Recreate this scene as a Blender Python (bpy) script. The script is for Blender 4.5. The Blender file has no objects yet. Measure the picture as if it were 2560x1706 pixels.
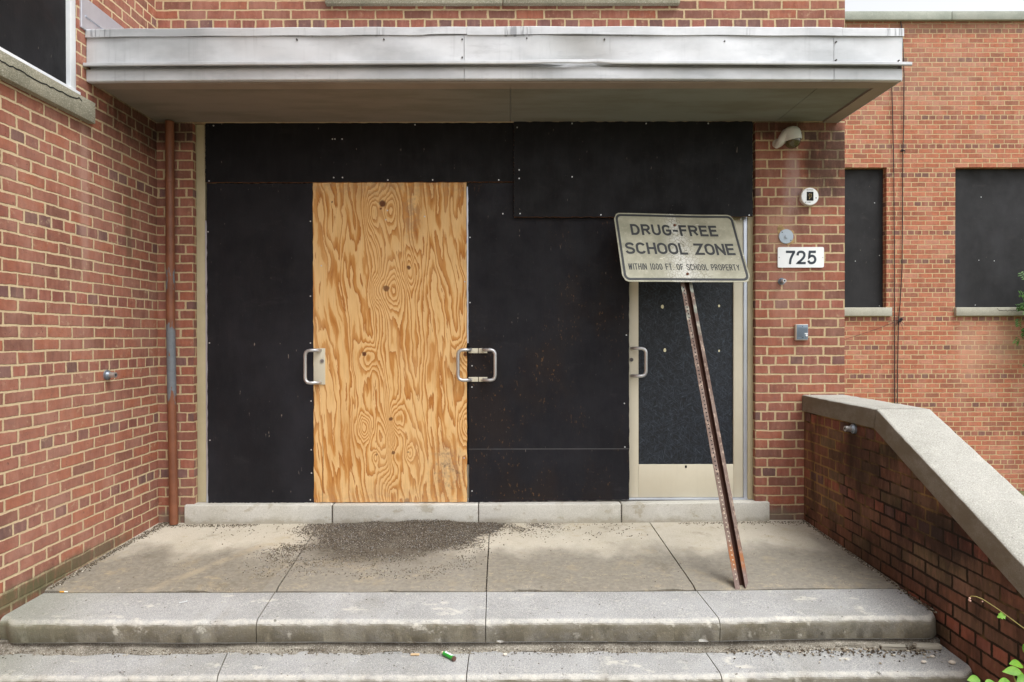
import bpy, bmesh, math, random
from mathutils import noise as mn
from mathutils import Vector, Matrix
R = math.radians
SC = bpy.context.scene
COL = SC.collection
random.seed(7)

# ------------------------------------------------------------------ camera
cd = bpy.data.cameras.new('camera'); cam = bpy.data.objects.new('camera', cd); COL.objects.link(cam)
cd.sensor_width = 36.0; cd.lens = 22.818; cd.clip_start = 0.05; cd.clip_end = 2000
right = Vector((0.9999968, -0.0016853, -0.0018718)); fwd = Vector((0.0016746, 0.9999822, -0.0057185)); up = Vector((0.0018814, 0.0057153, 0.9999819))
M = Matrix((right, up, -fwd)).transposed().to_4x4(); M.translation = Vector((0, -4.7071, 1.3413))
cam.matrix_world = M
SC.camera = cam

# ------------------------------------------------------------------ sky, sun, exposure (overcast)
SUN_DIR = Vector((0.42, -0.42, 1.12)).normalized()
w = bpy.data.worlds.new('World'); SC.world = w; w.use_nodes = True
nt = w.node_tree; bg = nt.nodes['Background']
sky = nt.nodes.new('ShaderNodeTexSky'); sky.sky_type = 'NISHITA'; sky.sun_disc = False
sky.sun_elevation = math.asin(SUN_DIR.z); sky.sun_rotation = math.atan2(SUN_DIR.x, SUN_DIR.y)
sky.air_density = 1.0; sky.dust_density = 4.0; sky.ozone_density = 1.0
hs = nt.nodes.new('ShaderNodeHueSaturation'); hs.inputs['Saturation'].default_value = 0.12; hs.inputs['Value'].default_value = 1.12
nt.links.new(sky.outputs[0], hs.inputs['Color']); nt.links.new(hs.outputs[0], bg.inputs['Color'])
bg.inputs['Strength'].default_value = 0.15
ld = bpy.data.lights.new('sun', 'SUN'); ld.energy = 0.85; ld.angle = R(36); ld.color = (1.0, 0.985, 0.96)
sun = bpy.data.objects.new('sun', ld); COL.objects.link(sun)
sun.rotation_euler = SUN_DIR.to_track_quat('Z', 'Y').to_euler()
SC.view_settings.view_transform = 'Standard'; SC.view_settings.look = 'None'
SC.view_settings.gamma = 1.0; SC.view_settings.exposure = 0.85
SC.cycles.max_bounces = 6; SC.cycles.diffuse_bounces = 4

# ------------------------------------------------------------------ object helpers
def tag(o, label=None, cat=None, group=None, kind=None):
    if label: o['label'] = label
    if cat: o['category'] = cat
    if group: o['group'] = group
    if kind: o['kind'] = kind
    return o
def empty(name, loc, label, cat, group=None):
    o = bpy.data.objects.new(name, None); COL.objects.link(o); o.location = loc; o.empty_display_size = .05
    return tag(o, label, cat, group)
class MB:
    def __init__(s): s.bm = bmesh.new()
    def face(s, pts):
        return s.bm.faces.new([s.bm.verts.new(p) for p in pts])
    def box(s, x0, x1, y0, y1, z0, z1, bev=0, seg=2):
        g = bmesh.ops.create_cube(s.bm, size=1.0, matrix=Matrix.Translation(((x0+x1)/2, (y0+y1)/2, (z0+z1)/2)) @ Matrix.Diagonal((abs(x1-x0), abs(y1-y0), abs(z1-z0), 1)))
        if bev:
            es = list({e for v in g['verts'] for e in v.link_edges})
            bmesh.ops.bevel(s.bm, geom=es, offset=bev, segments=seg, profile=.5, affect='EDGES')
        return s
    def prism(s, poly, axis, a, b):
        def P(q, t):
            if axis == 'X': return (t, q[0], q[1])
            if axis == 'Y': return (q[0], t, q[1])
            return (q[0], q[1], t)
        A = [s.bm.verts.new(P(q, a)) for q in poly]; B = [s.bm.verts.new(P(q, b)) for q in poly]
        n = len(poly)
        for i in range(n):
            j = (i+1) % n
            s.bm.faces.new([A[i], A[j], B[j], B[i]])
        s.bm.faces.new(A[::-1]); s.bm.faces.new(B)
        return s
    def cyl(s, c, axis, r, h, seg=24, r2=None):
        rot = Vector((0, 0, 1)).rotation_difference(Vector(axis).normalized()).to_matrix().to_4x4()
        bmesh.ops.create_cone(s.bm, cap_ends=True, segments=seg, radius1=r, radius2=r if r2 is None else r2, depth=h, matrix=Matrix.Translation(c) @ rot)
        return s
    def sphere(s, c, r, sc=(1, 1, 1), seg=20):
        bmesh.ops.create_uvsphere(s.bm, u_segments=seg, v_segments=seg//2, radius=r, matrix=Matrix.Translation(c) @ Matrix.Diagonal((*sc, 1)))
        return s
    def tube(s, pts, r, seg=12, caps=True):
        pts = [Vector(p) for p in pts]; rings = []
        rr = r if hasattr(r, '__len__') else [r]*len(pts)
        prev = None
        for i, p in enumerate(pts):
            t = (pts[min(i+1, len(pts)-1)] - pts[max(i-1, 0)]).normalized()
            if prev is None:
                a = t.orthogonal().normalized()
            else:
                a = (prev - t*prev.dot(t)).normalized()
            prev = a; b = t.cross(a)
            rings.append([s.bm.verts.new(p + (a*math.cos(2*math.pi*k/seg) + b*math.sin(2*math.pi*k/seg))*rr[i]) for k in range(seg)])
        for A, B in zip(rings, rings[1:]):
            for k in range(seg):
                s.bm.faces.new([A[k], A[(k+1) % seg], B[(k+1) % seg], B[k]])
        if caps:
            s.bm.faces.new(rings[0][::-1]); s.bm.faces.new(rings[-1])
        return s
    def build(s, name, mat, parent=None, smooth=0):
        bmesh.ops.recalc_face_normals(s.bm, faces=s.bm.faces[:])
        me = bpy.data.meshes.new(name); s.bm.to_mesh(me); s.bm.free()
        if smooth:
            for f in me.polygons: f.use_smooth = True
            try: me.set_sharp_from_angle(angle=R(smooth))
            except Exception: pass
        o = bpy.data.objects.new(name, me); COL.objects.link(o)
        if mat: me.materials.append(mat)
        if parent is not None:
            o.parent = parent
            if parent.parent is None:
                o.matrix_parent_inverse = Matrix.Translation(-Vector(parent.location)) if parent.rotation_euler[:] == (0, 0, 0) else parent.matrix_basis.inverted()
            else:
                o.matrix_parent_inverse = (parent.parent.matrix_basis @ parent.matrix_parent_inverse @ parent.matrix_basis).inverted()
        return o
def dup(o, parent=None, delta=(0, 0, 0)):
    c = o.copy(); COL.objects.link(c); c.parent = parent
    c.location = Vector(o.location) + Vector(delta)
    for ch in list(o.children): dup(ch, c)
    return c

# ------------------------------------------------------------------ node helpers
def lin(r, g, b, k=1.0):
    f = lambda v: (v/255/12.92 if v <= 10 else ((v/255+.055)/1.055)**2.4)
    return (f(r)*k, f(g)*k, f(b)*k, 1.0)
class G:
    def __init__(s, name, rough=.8, metal=0, spec=.4):
        s.mat = bpy.data.materials.new(name); s.mat.use_nodes = True
        s.nt = s.mat.node_tree; s.b = s.nt.nodes['Principled BSDF']
        s.b.inputs['Roughness'].default_value = rough; s.b.inputs['Metallic'].default_value = metal
        s.b.inputs['Specular IOR Level'].default_value = spec
        s._pos = None
    def n(s, t): return s.nt.nodes.new(t)
    def put(s, sock, v):
        if hasattr(v, 'links') or isinstance(v, bpy.types.NodeSocket): s.nt.links.new(v, sock)
        else: sock.default_value = v
    def m(s, op, a, b=None, c=None, clamp=False):
        n = s.n('ShaderNodeMath'); n.operation = op; n.use_clamp = clamp
        for i, v in enumerate((a, b, c)):
            if v is not None: s.put(n.inputs[i], v)
        return n.outputs[0]
    def sep(s, v):
        n = s.n('ShaderNodeSeparateXYZ'); s.put(n.inputs[0], v); return n.outputs
    def comb(s, x, y=0., z=0.):
        n = s.n('ShaderNodeCombineXYZ')
        for i, v in enumerate((x, y, z)): s.put(n.inputs[i], v)
        return n.outputs[0]
    def geo(s):
        if s._pos is None: s._pos = s.n('ShaderNodeNewGeometry')
        return s._pos
    def pos(s): return s.geo().outputs['Position']
    def nor(s): return s.geo().outputs['True Normal']
    def noise(s, vec, scale, detail=3, rough=.55, col=False, dist=0.):
        n = s.n('ShaderNodeTexNoise'); s.put(n.inputs['Vector'], vec); n.inputs['Scale'].default_value = scale
        n.inputs['Detail'].default_value = detail; n.inputs['Roughness'].default_value = rough; n.inputs['Distortion'].default_value = dist
        return n.outputs['Color' if col else 'Fac']
    def white(s, vec):
        n = s.n('ShaderNodeTexWhiteNoise'); n.noise_dimensions = '3D'; s.put(n.inputs['Vector'], vec); return n.outputs
    def vor(s, vec, scale, feat='F1', out='Distance', rnd=1.0):
        n = s.n('ShaderNodeTexVoronoi'); n.feature = feat; s.put(n.inputs['Vector'], vec); n.inputs['Scale'].default_value = scale
        n.inputs['Randomness'].default_value = rnd
        return n.outputs[out]
    def ss(s, x, a, b, lo=0., hi=1.):
        n = s.n('ShaderNodeMapRange'); n.interpolation_type = 'SMOOTHSTEP'
        s.put(n.inputs['Value'], x); s.put(n.inputs['From Min'], a); s.put(n.inputs['From Max'], b)
        n.inputs['To Min'].default_value = lo; n.inputs['To Max'].default_value = hi
        return n.outputs[0]
    def mix(s, f, a, b, mode='MIX'):
        n = s.n('ShaderNodeMix'); n.data_type = 'RGBA'; n.blend_type = mode
        s.put(n.inputs[0], f); s.put(n.inputs[6], a); s.put(n.inputs[7], b); return n.outputs[2]
    def ramp(s, f, stops, interp='LINEAR'):
        n = s.n('ShaderNodeValToRGB'); s.put(n.inputs[0], f); cr = n.color_ramp; cr.interpolation = interp
        while len(cr.elements) < len(stops): cr.elements.new(.5)
        for e, (p, c) in zip(cr.elements, stops): e.position = p; e.color = c
        return n.outputs[0]
    def blob(s, u, v, u0, v0, su, sv):
        a = s.m('DIVIDE', s.m('SUBTRACT', u, u0), su); b = s.m('DIVIDE', s.m('SUBTRACT', v, v0), sv)
        return s.m('EXPONENT', s.m('MULTIPLY', s.m('ADD', s.m('MULTIPLY', a, a), s.m('MULTIPLY', b, b)), -1.))
    def scalev(s, v, x, y, z):
        n = s.n('ShaderNodeVectorMath'); n.operation = 'MULTIPLY'; s.put(n.inputs[0], v); n.inputs[1].default_value = (x, y, z); return n.outputs[0]
    def obj(s): return s.n('ShaderNodeTexCoord').outputs['Object']
    def bump(s, h, dist=.003, strength=1.0):
        n = s.n('ShaderNodeBump'); n.inputs['Distance'].default_value = dist; n.inputs['Strength'].default_value = strength
        s.put(n.inputs['Height'], h); s.nt.links.new(n.outputs[0], s.b.inputs['Normal'])
    def out(s, col, rough=None):
        s.put(s.b.inputs['Base Color'], col)
        if rough is not None: s.put(s.b.inputs['Roughness'], rough)
        return s.mat

# ------------------------------------------------------------------ materials
def brick_mat(name, palette, mortar, u_phase, z_phase, stains_and_shade=(), dark_joint=0., grime=0., haze=.25, hue=None):
    g = G(name, .88, 0, .25)
    P = g.sep(g.pos()); N = g.sep(g.nor())
    side = g.m('GREATER_THAN', g.m('ABSOLUTE', N[0]), .5)
    u0 = g.m('ADD', g.m('MULTIPLY', P[1], side), g.m('MULTIPLY', P[0], g.m('SUBTRACT', 1., side)))
    wob = g.noise(g.pos(), 9., 3, .6, col=True); wv = g.sep(wob)
    fine = g.noise(g.pos(), 55., 3, .6)
    u = g.m('ADD', g.m('SUBTRACT', u0, u_phase), g.m('MULTIPLY', g.m('SUBTRACT', wv[0], .5), .012))
    z = g.m('ADD', g.m('SUBTRACT', P[2], z_phase), g.m('MULTIPLY', g.m('SUBTRACT', wv[1], .5), .012))
    H = .0677
    row = g.m('FLOOR', g.m('DIVIDE', z, H)); fv = g.m('FRACT', g.m('DIVIDE', z, H))
    m6 = g.m('FLOORED_MODULO', row, 6.); hdr = g.m('LESS_THAN', m6, .5)
    odd = g.m('FLOORED_MODULO', row, 2.)
    L = g.m('SUBTRACT', .2032, g.m('MULTIPLY', hdr, .1016))
    rj = g.white(g.comb(row, 3.3, 1.7))[0]
    off = g.m('ADD', g.m('MULTIPLY', g.m('MULTIPLY', odd, .1016), g.m('SUBTRACT', 1., hdr)), g.m('ADD', g.m('MULTIPLY', hdr, .05), g.m('MULTIPLY', rj, .016)))
    uu = g.m('DIVIDE', g.m('ADD', u, off), L); cx = g.m('FLOOR', uu); fu = g.m('FRACT', uu)
    du = g.m('MULTIPLY', g.m('MINIMUM', fu, g.m('SUBTRACT', 1., fu)), L)
    dv = g.m('MULTIPLY', g.m('MINIMUM', fv, g.m('SUBTRACT', 1., fv)), H)
    cell = g.white(g.comb(cx, row, g.m('MULTIPLY', side, 7.)))
    r1 = cell[0]; rc = g.sep(cell[1])
    jw = g.m('ADD', .0026, g.m('MULTIPLY', rc[1], .0030))
    d = g.m('MINIMUM', g.m('SUBTRACT', du, g.m('MULTIPLY', rc[2], .0022)), dv)
    d = g.m('ADD', d, g.m('MULTIPLY', g.m('SUBTRACT', fine, .5), .0075))
    brick = g.ss(d, jw, g.m('ADD', jw, .0030))
    bcol = g.ramp(r1, palette)
    hcol = g.ramp(r1, [(0, lin(92, 74, 74)), (.16, lin(108, 84, 86)), (.3, lin(116, 72, 64)), (.5, lin(132, 78, 68)), (.75, lin(150, 88, 72)), (1, lin(158, 90, 72))], 'LINEAR')
    bcol = g.mix(g.m('MULTIPLY', hdr, .75), bcol, hcol)
    n1 = g.noise(g.scalev(g.pos(), 1, 1, 1.6), 14., 5, .65)
    n2 = g.noise(g.pos(), 160., 2, .6)
    bcol = g.mix(g.ss(n1, .35, .75), bcol, g.mix(.38, bcol, lin(98, 66, 58)))
    vs = g.noise(g.comb(g.m('MULTIPLY', u0, 42.), g.m('MULTIPLY', P[2], 9.), r1), 1., 3, .6)
    bcol = g.mix(g.ss(vs, .45, .75, 0., .45), bcol, g.mix(.5, bcol, lin(178, 128, 112)))
    bcol = g.mix(g.ss(vs, .48, .25, 0., .45), bcol, g.mix(.5, bcol, lin(92, 60, 54)))
    smear = g.noise(g.pos(), 17., 5, .7)
    bcol = g.mix(g.m('MULTIPLY', g.ss(smear, .58, .72), .35), bcol, mortar)
    bcol = g.mix(g.m('MULTIPLY', g.ss(n2, .55, .8), .5), bcol, g.mix(.6, bcol, lin(90, 50, 42)))
    mot = g.noise(g.comb(u0, P[2], r1), 26., 4, .65)
    bcol = g.mix(g.ss(mot, .5, .72, 0., .5), bcol, g.mix(.6, bcol, lin(120, 86, 84)))
    pits = g.noise(g.pos(), 85., 2, .5)
    bcol = g.mix(g.m('MULTIPLY', g.ss(pits, .70, .76), .75), bcol, lin(60, 40, 36))
    hz = g.noise(g.scalev(g.pos(), 1, 1, .5), 5., 5, .65)
    bcol = g.mix(g.m('MULTIPLY', g.ss(hz, .42, .72), haze), bcol, lin(192, 148, 132))
    mcol = g.mix(g.noise(g.pos(), 22., 4, .6), mortar, g.mix(.5, mortar, lin(142, 116, 82)))
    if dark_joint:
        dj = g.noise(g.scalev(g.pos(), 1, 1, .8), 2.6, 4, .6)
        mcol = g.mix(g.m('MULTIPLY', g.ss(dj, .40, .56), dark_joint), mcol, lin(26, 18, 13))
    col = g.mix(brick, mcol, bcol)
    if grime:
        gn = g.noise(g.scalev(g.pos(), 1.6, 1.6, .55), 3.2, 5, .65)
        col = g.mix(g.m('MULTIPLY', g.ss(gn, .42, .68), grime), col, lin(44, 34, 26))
    for (su, sz, wu, wz, c, k, nz) in stains_and_shade:
        b = g.blob(u0, P[2], su, sz, wu, wz)
        nn = g.noise(g.scalev(g.pos(), 1, 1, .35), nz, 6, .8)
        col = g.mix(g.m('MULTIPLY', g.ss(g.m('MULTIPLY', b, g.m('ADD', -.25, g.m('MULTIPLY', nn, 2.2))), .15, .8), k), col, c)
    col = g.mix(1., col, (1.0, .985, .945, 1.0), 'MULTIPLY')
    if hue:
        h = g.n('ShaderNodeHueSaturation'); h.inputs['Hue'].default_value = hue[0]; h.inputs['Saturation'].default_value = hue[1]; h.inputs['Value'].default_value = hue[2]
        g.put(h.inputs['Color'], col); col = h.outputs[0]
    hgt = g.m('ADD', g.m('MULTIPLY', brick, 1.), g.m('MULTIPLY', n1, .35))
    hgt = g.m('ADD', hgt, g.m('MULTIPLY', fine, .35))
    hgt = g.m('SUBTRACT', hgt, g.m('MULTIPLY', g.ss(pits, .7, .76), .4))
    g.bump(hgt, .0045, .9)
    return g.out(col)
PAL_F = [(0, lin(118, 78, 66)), (.15, lin(132, 83, 67)), (.4, lin(142, 85, 68)), (.65, lin(150, 88, 68)), (.85, lin(156, 88, 62)), (1, lin(142, 95, 82))]
PAL_L = [(0, lin(128, 86, 72)), (.15, lin(142, 89, 72)), (.4, lin(150, 92, 73)), (.65, lin(156, 95, 74)), (.85, lin(164, 95, 66)), (1, lin(150, 104, 90))]
PAL_W = [(0, lin(150, 90, 68)), (.2, lin(172, 96, 68)), (.5, lin(182, 102, 72)), (.8, lin(188, 110, 80)), (1, lin(190, 128, 104))]
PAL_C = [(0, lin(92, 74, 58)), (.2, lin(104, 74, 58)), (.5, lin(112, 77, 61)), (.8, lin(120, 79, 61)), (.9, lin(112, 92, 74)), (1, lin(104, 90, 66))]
MORTAR = lin(202, 181, 144)
brick_front = brick_mat('brick_front', PAL_F, MORTAR, 1.417-.0508, .765-.0338, stains_and_shade=(
    (2.30, 2.62, .22, .34, lin(52, 38, 28), .8, 7.), (1.92, 2.88, .3, .12, lin(40, 28, 20), .75, 9.),  # brown pillar stain, then soffit shade painted across the pillar top
    (2.04, 2.45, .07, .32, lin(176, 150, 146), .55, 16.), (1.95, 2.1, .12, .2, lin(196, 160, 135), .35, 20.), (2.0, 1.75, .14, .5, lin(190, 150, 132), .25, 14.),
    (1.86, .04, .35, .07, lin(120, 112, 100), .7, 20.), (-2.4, .04, .3, .06, lin(120, 112, 100), .6, 20.), (-2.45, 2.85, .3, .14, lin(50, 34, 24), .7, 9.)), haze=.24, hue=(.5, .94, .99))  # last entry paints the canopy's shade into the left corner
brick_left = brick_mat('brick_left', PAL_L, lin(212, 191, 155), -.004, .765-.0338, stains_and_shade=(
    (-.80, 2.2, .05, .55, lin(188, 152, 138), .42, 5.), (-.68, 2.0, .05, .45, lin(180, 140, 126), .25, 5.), (-.95, .55, .5, .9, lin(196, 150, 130), .12, 8.),
    (-.2, 2.8, .5, .22, lin(48, 32, 22), .7, 9.), (-.35, 2.05, .05, .3, lin(84, 84, 60), .4, 12.), (-.9, .02, .7, .06, lin(92, 92, 70), .7, 18.), (-1.4, 0, .6, .07, lin(86, 88, 60), .7, 18.)), haze=.3, hue=(.5, .94, 1.0))  # first entry is painted shade below the canopy; the others are stains
brick_wing = brick_mat('brick_wing', PAL_W, lin(204, 178, 138), 5.463, .78-.0338, stains_and_shade=(
    (6.45, 1.1, .26, .5, lin(206, 160, 134), .3, 2.5), (5.6, 5.7, 3., .12, lin(120, 92, 74), .5, 6.), (5.2, 5.0, 1.8, .6, lin(176, 150, 132), .22, 3.), (6.9, 1.25, .5, .35, lin(206, 170, 146), .35, 3.)), haze=.3, hue=(.503, .93, 1.03))
brick_cheek = brick_mat('brick_cheek', PAL_C, lin(150, 118, 72), -.05, .765-.0338, stains_and_shade=(
    (-.80, .58, .45, .30, lin(26, 19, 14), .6, 5.), (-1.5, .35, .6, .16, lin(24, 18, 14), .7, 6.), (-1.0, .1, .4, .2, lin(24, 20, 16), .5, 7.)), dark_joint=.95, grime=.7, haze=.14)  # black drips, with occlusion painted in as extra dark spots

def concrete(name, base, dark, light, speck=.5, rough=.9, dirt=None, bumpd=.0015, face_dirt=None, blotch=2.2):
    g = G(name, rough, 0, .3)
    p = g.pos()
    c = g.mix(g.ss(g.noise(p, blotch, 5, .6), .35, .7), base, dark)
    c = g.mix(g.m('MULTIPLY', g.ss(g.noise(p, 11., 4, .6), .52, .8), .6), c, light)
    v = g.noise(p, 190., 3, .7)
    c = g.mix(g.m('MULTIPLY', g.ss(v, .54, .68), speck), c, g.mix(.8, c, lin(60, 58, 54)))
    c = g.mix(g.m('MULTIPLY', g.ss(v, .46, .34), speck), c, g.mix(.75, c, lin(238, 234, 224)))
    v2 = g.noise(p, 70., 2, .6)
    c = g.mix(g.m('MULTIPLY', g.ss(v2, .70, .76), .6), c, lin(70, 66, 58))
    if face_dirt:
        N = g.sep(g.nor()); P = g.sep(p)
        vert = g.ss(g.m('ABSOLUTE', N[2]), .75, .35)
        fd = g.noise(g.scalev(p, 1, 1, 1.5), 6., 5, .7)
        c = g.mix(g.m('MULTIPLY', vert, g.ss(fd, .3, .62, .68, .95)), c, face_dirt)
    if dirt: c = dirt(g, c)
    g.bump(g.m('ADD', v, g.m('MULTIPLY', g.noise(p, 40., 3, .6), .8)), bumpd, .7)
    return g.out(c)
def sill_dirt(g, c):
    P = g.sep(g.pos())
    n = g.noise(g.scalev(g.pos(), 1, 1, 1.4), 9., 5, .65)
    c = g.mix(g.m('MULTIPLY', g.ss(n, .58, .66), .5), c, lin(150, 140, 118))
    return g.mix(g.m('MULTIPLY', g.ss(g.m('ADD', P[2], g.m('MULTIPLY', g.m('SUBTRACT', n, .5), .16)), .05, .0), .55), c, lin(140, 132, 112))
white_concrete = concrete('white_concrete', lin(194, 193, 186), lin(180, 178, 168), lin(206, 205, 198), .35, dirt=sill_dirt)
sill_stone = concrete('sill_stone', lin(150, 146, 128), lin(124, 122, 104), lin(178, 172, 152), .55)
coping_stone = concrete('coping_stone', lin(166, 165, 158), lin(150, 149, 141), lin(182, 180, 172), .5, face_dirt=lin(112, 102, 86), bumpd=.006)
def tread_dirt_highlight(g, c):
    P = g.sep(g.pos())
    n = g.noise(g.scalev(g.pos(), 1, 1.5, 1), 7., 5, .7)
    c = g.mix(g.m('MULTIPLY', g.ss(n, .58, .68), .6), c, lin(206, 203, 192))
    big = g.noise(g.scalev(g.pos(), 1, .7, 1), 1.7, 5, .65)
    c = g.mix(g.ss(big, .5, .72, 0., .5), c, lin(132, 130, 120))
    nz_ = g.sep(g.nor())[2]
    c = g.mix(g.m('MULTIPLY', g.m('MULTIPLY', g.ss(nz_, .35, .65), g.ss(nz_, .995, .9)), g.ss(g.noise(g.pos(), 24., 5, .7), .3, .7, .1, .62)), c, lin(204, 201, 190))  # highlight painted along the rounded nose, broken up by noise
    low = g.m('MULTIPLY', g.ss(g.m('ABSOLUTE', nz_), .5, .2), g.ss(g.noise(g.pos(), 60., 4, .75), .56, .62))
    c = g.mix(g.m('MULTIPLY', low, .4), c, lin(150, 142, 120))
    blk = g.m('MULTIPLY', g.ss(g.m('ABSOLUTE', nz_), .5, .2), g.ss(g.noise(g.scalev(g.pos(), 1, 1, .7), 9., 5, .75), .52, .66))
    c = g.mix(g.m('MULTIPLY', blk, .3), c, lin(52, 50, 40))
    st = g.noise(g.scalev(g.pos(), 1, 1, 1), 26., 3, .6)
    c = g.mix(g.m('MULTIPLY', g.ss(st, .67, .74), .75), c, lin(84, 81, 73))
    lf = g.m('MULTIPLY', g.ss(P[0], -1.9, -2.6), .5)
    return g.mix(lf, c, lin(120, 122, 100))
tread_stone = concrete('tread_stone', lin(162, 163, 163), lin(146, 147, 146), lin(178, 178, 174), .62, face_dirt=lin(110, 104, 88), dirt=tread_dirt_highlight, bumpd=.005)
def landing_dirt(g, c):
    p = g.pos(); P = g.sep(p)
    wv = g.noise(g.scalev(p, 1, .6, 1), 2.3, 4, .6)
    edge = g.m('ADD', P[1], g.m('MULTIPLY', g.m('SUBTRACT', wv, .5), .95))
    d = g.ss(edge, -.40, -.74)
    grain = g.noise(p, 34., 4, .7)
    c = g.mix(g.m('MULTIPLY', d, g.ss(grain, .25, .7, .92, .70)), c, lin(102, 96, 85))
    # pale exposed grit toward the worn front edge, in streaks
    wear = g.m('MULTIPLY', g.ss(g.noise(g.scalev(p, 1, 1.6, 1), 15., 5, .75), .54, .66), g.ss(edge, -.70, -.98))
    c = g.mix(g.m('MULTIPLY', wear, .55), c, lin(166, 153, 126))
    yl = g.m('MULTIPLY', g.ss(g.noise(p, 3.1, 4, .6), .54, .66), g.ss(g.noise(p, 24., 4, .7), .4, .6))
    c = g.mix(g.m('MULTIPLY', yl, .4), c, lin(160, 144, 112))
    sl_ = g.white(g.comb(g.m('FLOOR', g.m('DIVIDE', g.m('ADD', P[0], 2.50), 1.14)), 2.2, 5.))[0]
    c = g.mix(g.m('MULTIPLY', sl_, .22), c, lin(150, 148, 142))
    c = g.mix(g.m('MULTIPLY', g.ss(g.noise(p, 4.2, 6, .75), .55, .68), .35), c, lin(92, 84, 70))
    # a rubbed, cleaner diagonal drag mark and a paler strip
    dm = g.m('ADD', g.m('MULTIPLY', g.m('ADD', P[0], 1.75), .9), g.m('MULTIPLY', g.m('ADD', P[1], .72), -.45))
    ln = g.m('MULTIPLY', g.m('SUBTRACT', 1., g.ss(g.m('ABSOLUTE', dm), .012, .055)), g.m('MULTIPLY', g.ss(P[1], -.2, -.4), g.ss(P[0], -1.3, -1.45)))
    c = g.mix(g.m('MULTIPLY', g.m('MULTIPLY', ln, g.ss(g.noise(p, 9., 4, .7), .3, .6)), .42), c, lin(172, 158, 132))
    # fine silt ground into the slab under the gravel spill
    sx = g.m('ADD', P[0], g.m('MULTIPLY', P[1], -.22))
    silt = g.m('MULTIPLY', g.blob(sx, P[1], -.74, -.34, .60, .50), g.m('ADD', .45, g.m('MULTIPLY', g.noise(p, 5., 5, .7), 1.1)))
    c = g.mix(g.m('MULTIPLY', g.ss(silt, .25, .75), .82), c, lin(76, 68, 57))
    peb = g.vor(p, 95.)
    pk = g.m('MULTIPLY', g.ss(peb, .26, .16), g.m('MULTIPLY', d, g.ss(g.noise(p, 13., 3, .6), .5, .62)))
    return g.mix(g.m('MULTIPLY', pk, .7), c, lin(190, 174, 144))
landing_mat = concrete('landing_concrete', lin(190, 183, 167), lin(178, 170, 152), lin(198, 193, 180), .4, dirt=landing_dirt, bumpd=.002)
joint_mat = concrete('joint_dirt', lin(70, 63, 53), lin(60, 54, 46), lin(120, 110, 92), .6)
recess_mat = concrete('recess_dirt', lin(138, 133, 121), lin(98, 92, 82), lin(160, 154, 142), .6, bumpd=.006, blotch=9.)

def board_mat(name, base=(36, 34, 37), seed=0., specks=.0, warm=0., scratch=.5, blue=0.):
    g = G(name, .62, 0, .18)
    p = g.scalev(g.pos(), 1, 1, 1)
    pp = g.n('ShaderNodeVectorMath'); pp.operation = 'ADD'; g.put(pp.inputs[0], p); pp.inputs[1].default_value = (seed, seed*1.7, seed*.6); p = pp.outputs[0]
    b = lin(*base)
    c = g.mix(g.ss(g.noise(p, 2.4, 5, .65), .35, .7), b, lin(base[0]+7, base[1]+7, base[2]+7))
    c = g.mix(g.m('MULTIPLY', g.ss(g.noise(g.scalev(p, 1, 1, .18), 30., 4, .6), .45, .75), .3), c, lin(38, 37, 39))
    sc = g.noise(g.scalev(p, 1, 1, .22), 70., 2, .55)
    c = g.mix(g.m('MULTIPLY', g.ss(sc, .735, .79), scratch), c, lin(150, 140, 128))
    sp = g.noise(p, 120., 2, .5)
    c = g.mix(g.m('MULTIPLY', g.ss(sp, .75, .80), .3), c, lin(130, 126, 120))
    fade = g.noise(g.scalev(p, 1, 1, .5), 1.1, 4, .6)
    c = g.mix(g.ss(fade, .48, .72, 0., .5), c, lin(base[0]+24, base[1]+24, base[2]+26))
    c = g.mix(g.m('MULTIPLY', g.ss(g.noise(g.scalev(p, 1, 1, 2.5), 3.5, 5, .7), .58, .72), .35), c, lin(base[0]+24, base[1]+22, base[2]+20))
    if warm:
        zz_ = g.sep(g.pos())[2]
        c = g.mix(g.ss(g.m('ABSOLUTE', g.m('SUBTRACT', zz_, .525)), .0035, .001, 0., .3), c, lin(150, 150, 150))
        wn = g.m('MULTIPLY', g.ss(g.noise(g.scalev(p, 1, 1, .6), 1.6, 4, .6), .47, .62), warm)
        c = g.mix(wn, c, lin(38, 30, 27))
        wsp = g.m('MULTIPLY', g.ss(g.noise(g.scalev(p, 1, 1, .5), 60., 3, .6), .63, .69), g.ss(g.noise(g.scalev(p, 1, 1, .6), 1.6, 4, .6), .45, .6))
        c = g.mix(g.m('MULTIPLY', wsp, specks), c, lin(168, 124, 72))
    g.bump(g.m('ADD', sc, g.noise(p, 90., 3, .6)), .0008, .6)
    return g.out(c, g.ss(g.noise(p, 6., 4, .6), .3, .7, .5, .75))
board_a = board_mat('board_black_a', (19, 19, 22), 0.3)
board_b = board_mat('board_black_b', (19, 19, 22), 4.1, scratch=.4)
board_c = board_mat('board_black_c', (25, 25, 29), 8.7, scratch=.75)
board_d = board_mat('board_black_d', (25, 25, 30), 2.9, specks=.22, warm=.55)
board_w = board_mat('board_black_w', (40, 40, 42), 12.3, scratch=.6)
board_edge = G('board_edge', .9).out(lin(120, 76, 40))
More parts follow.
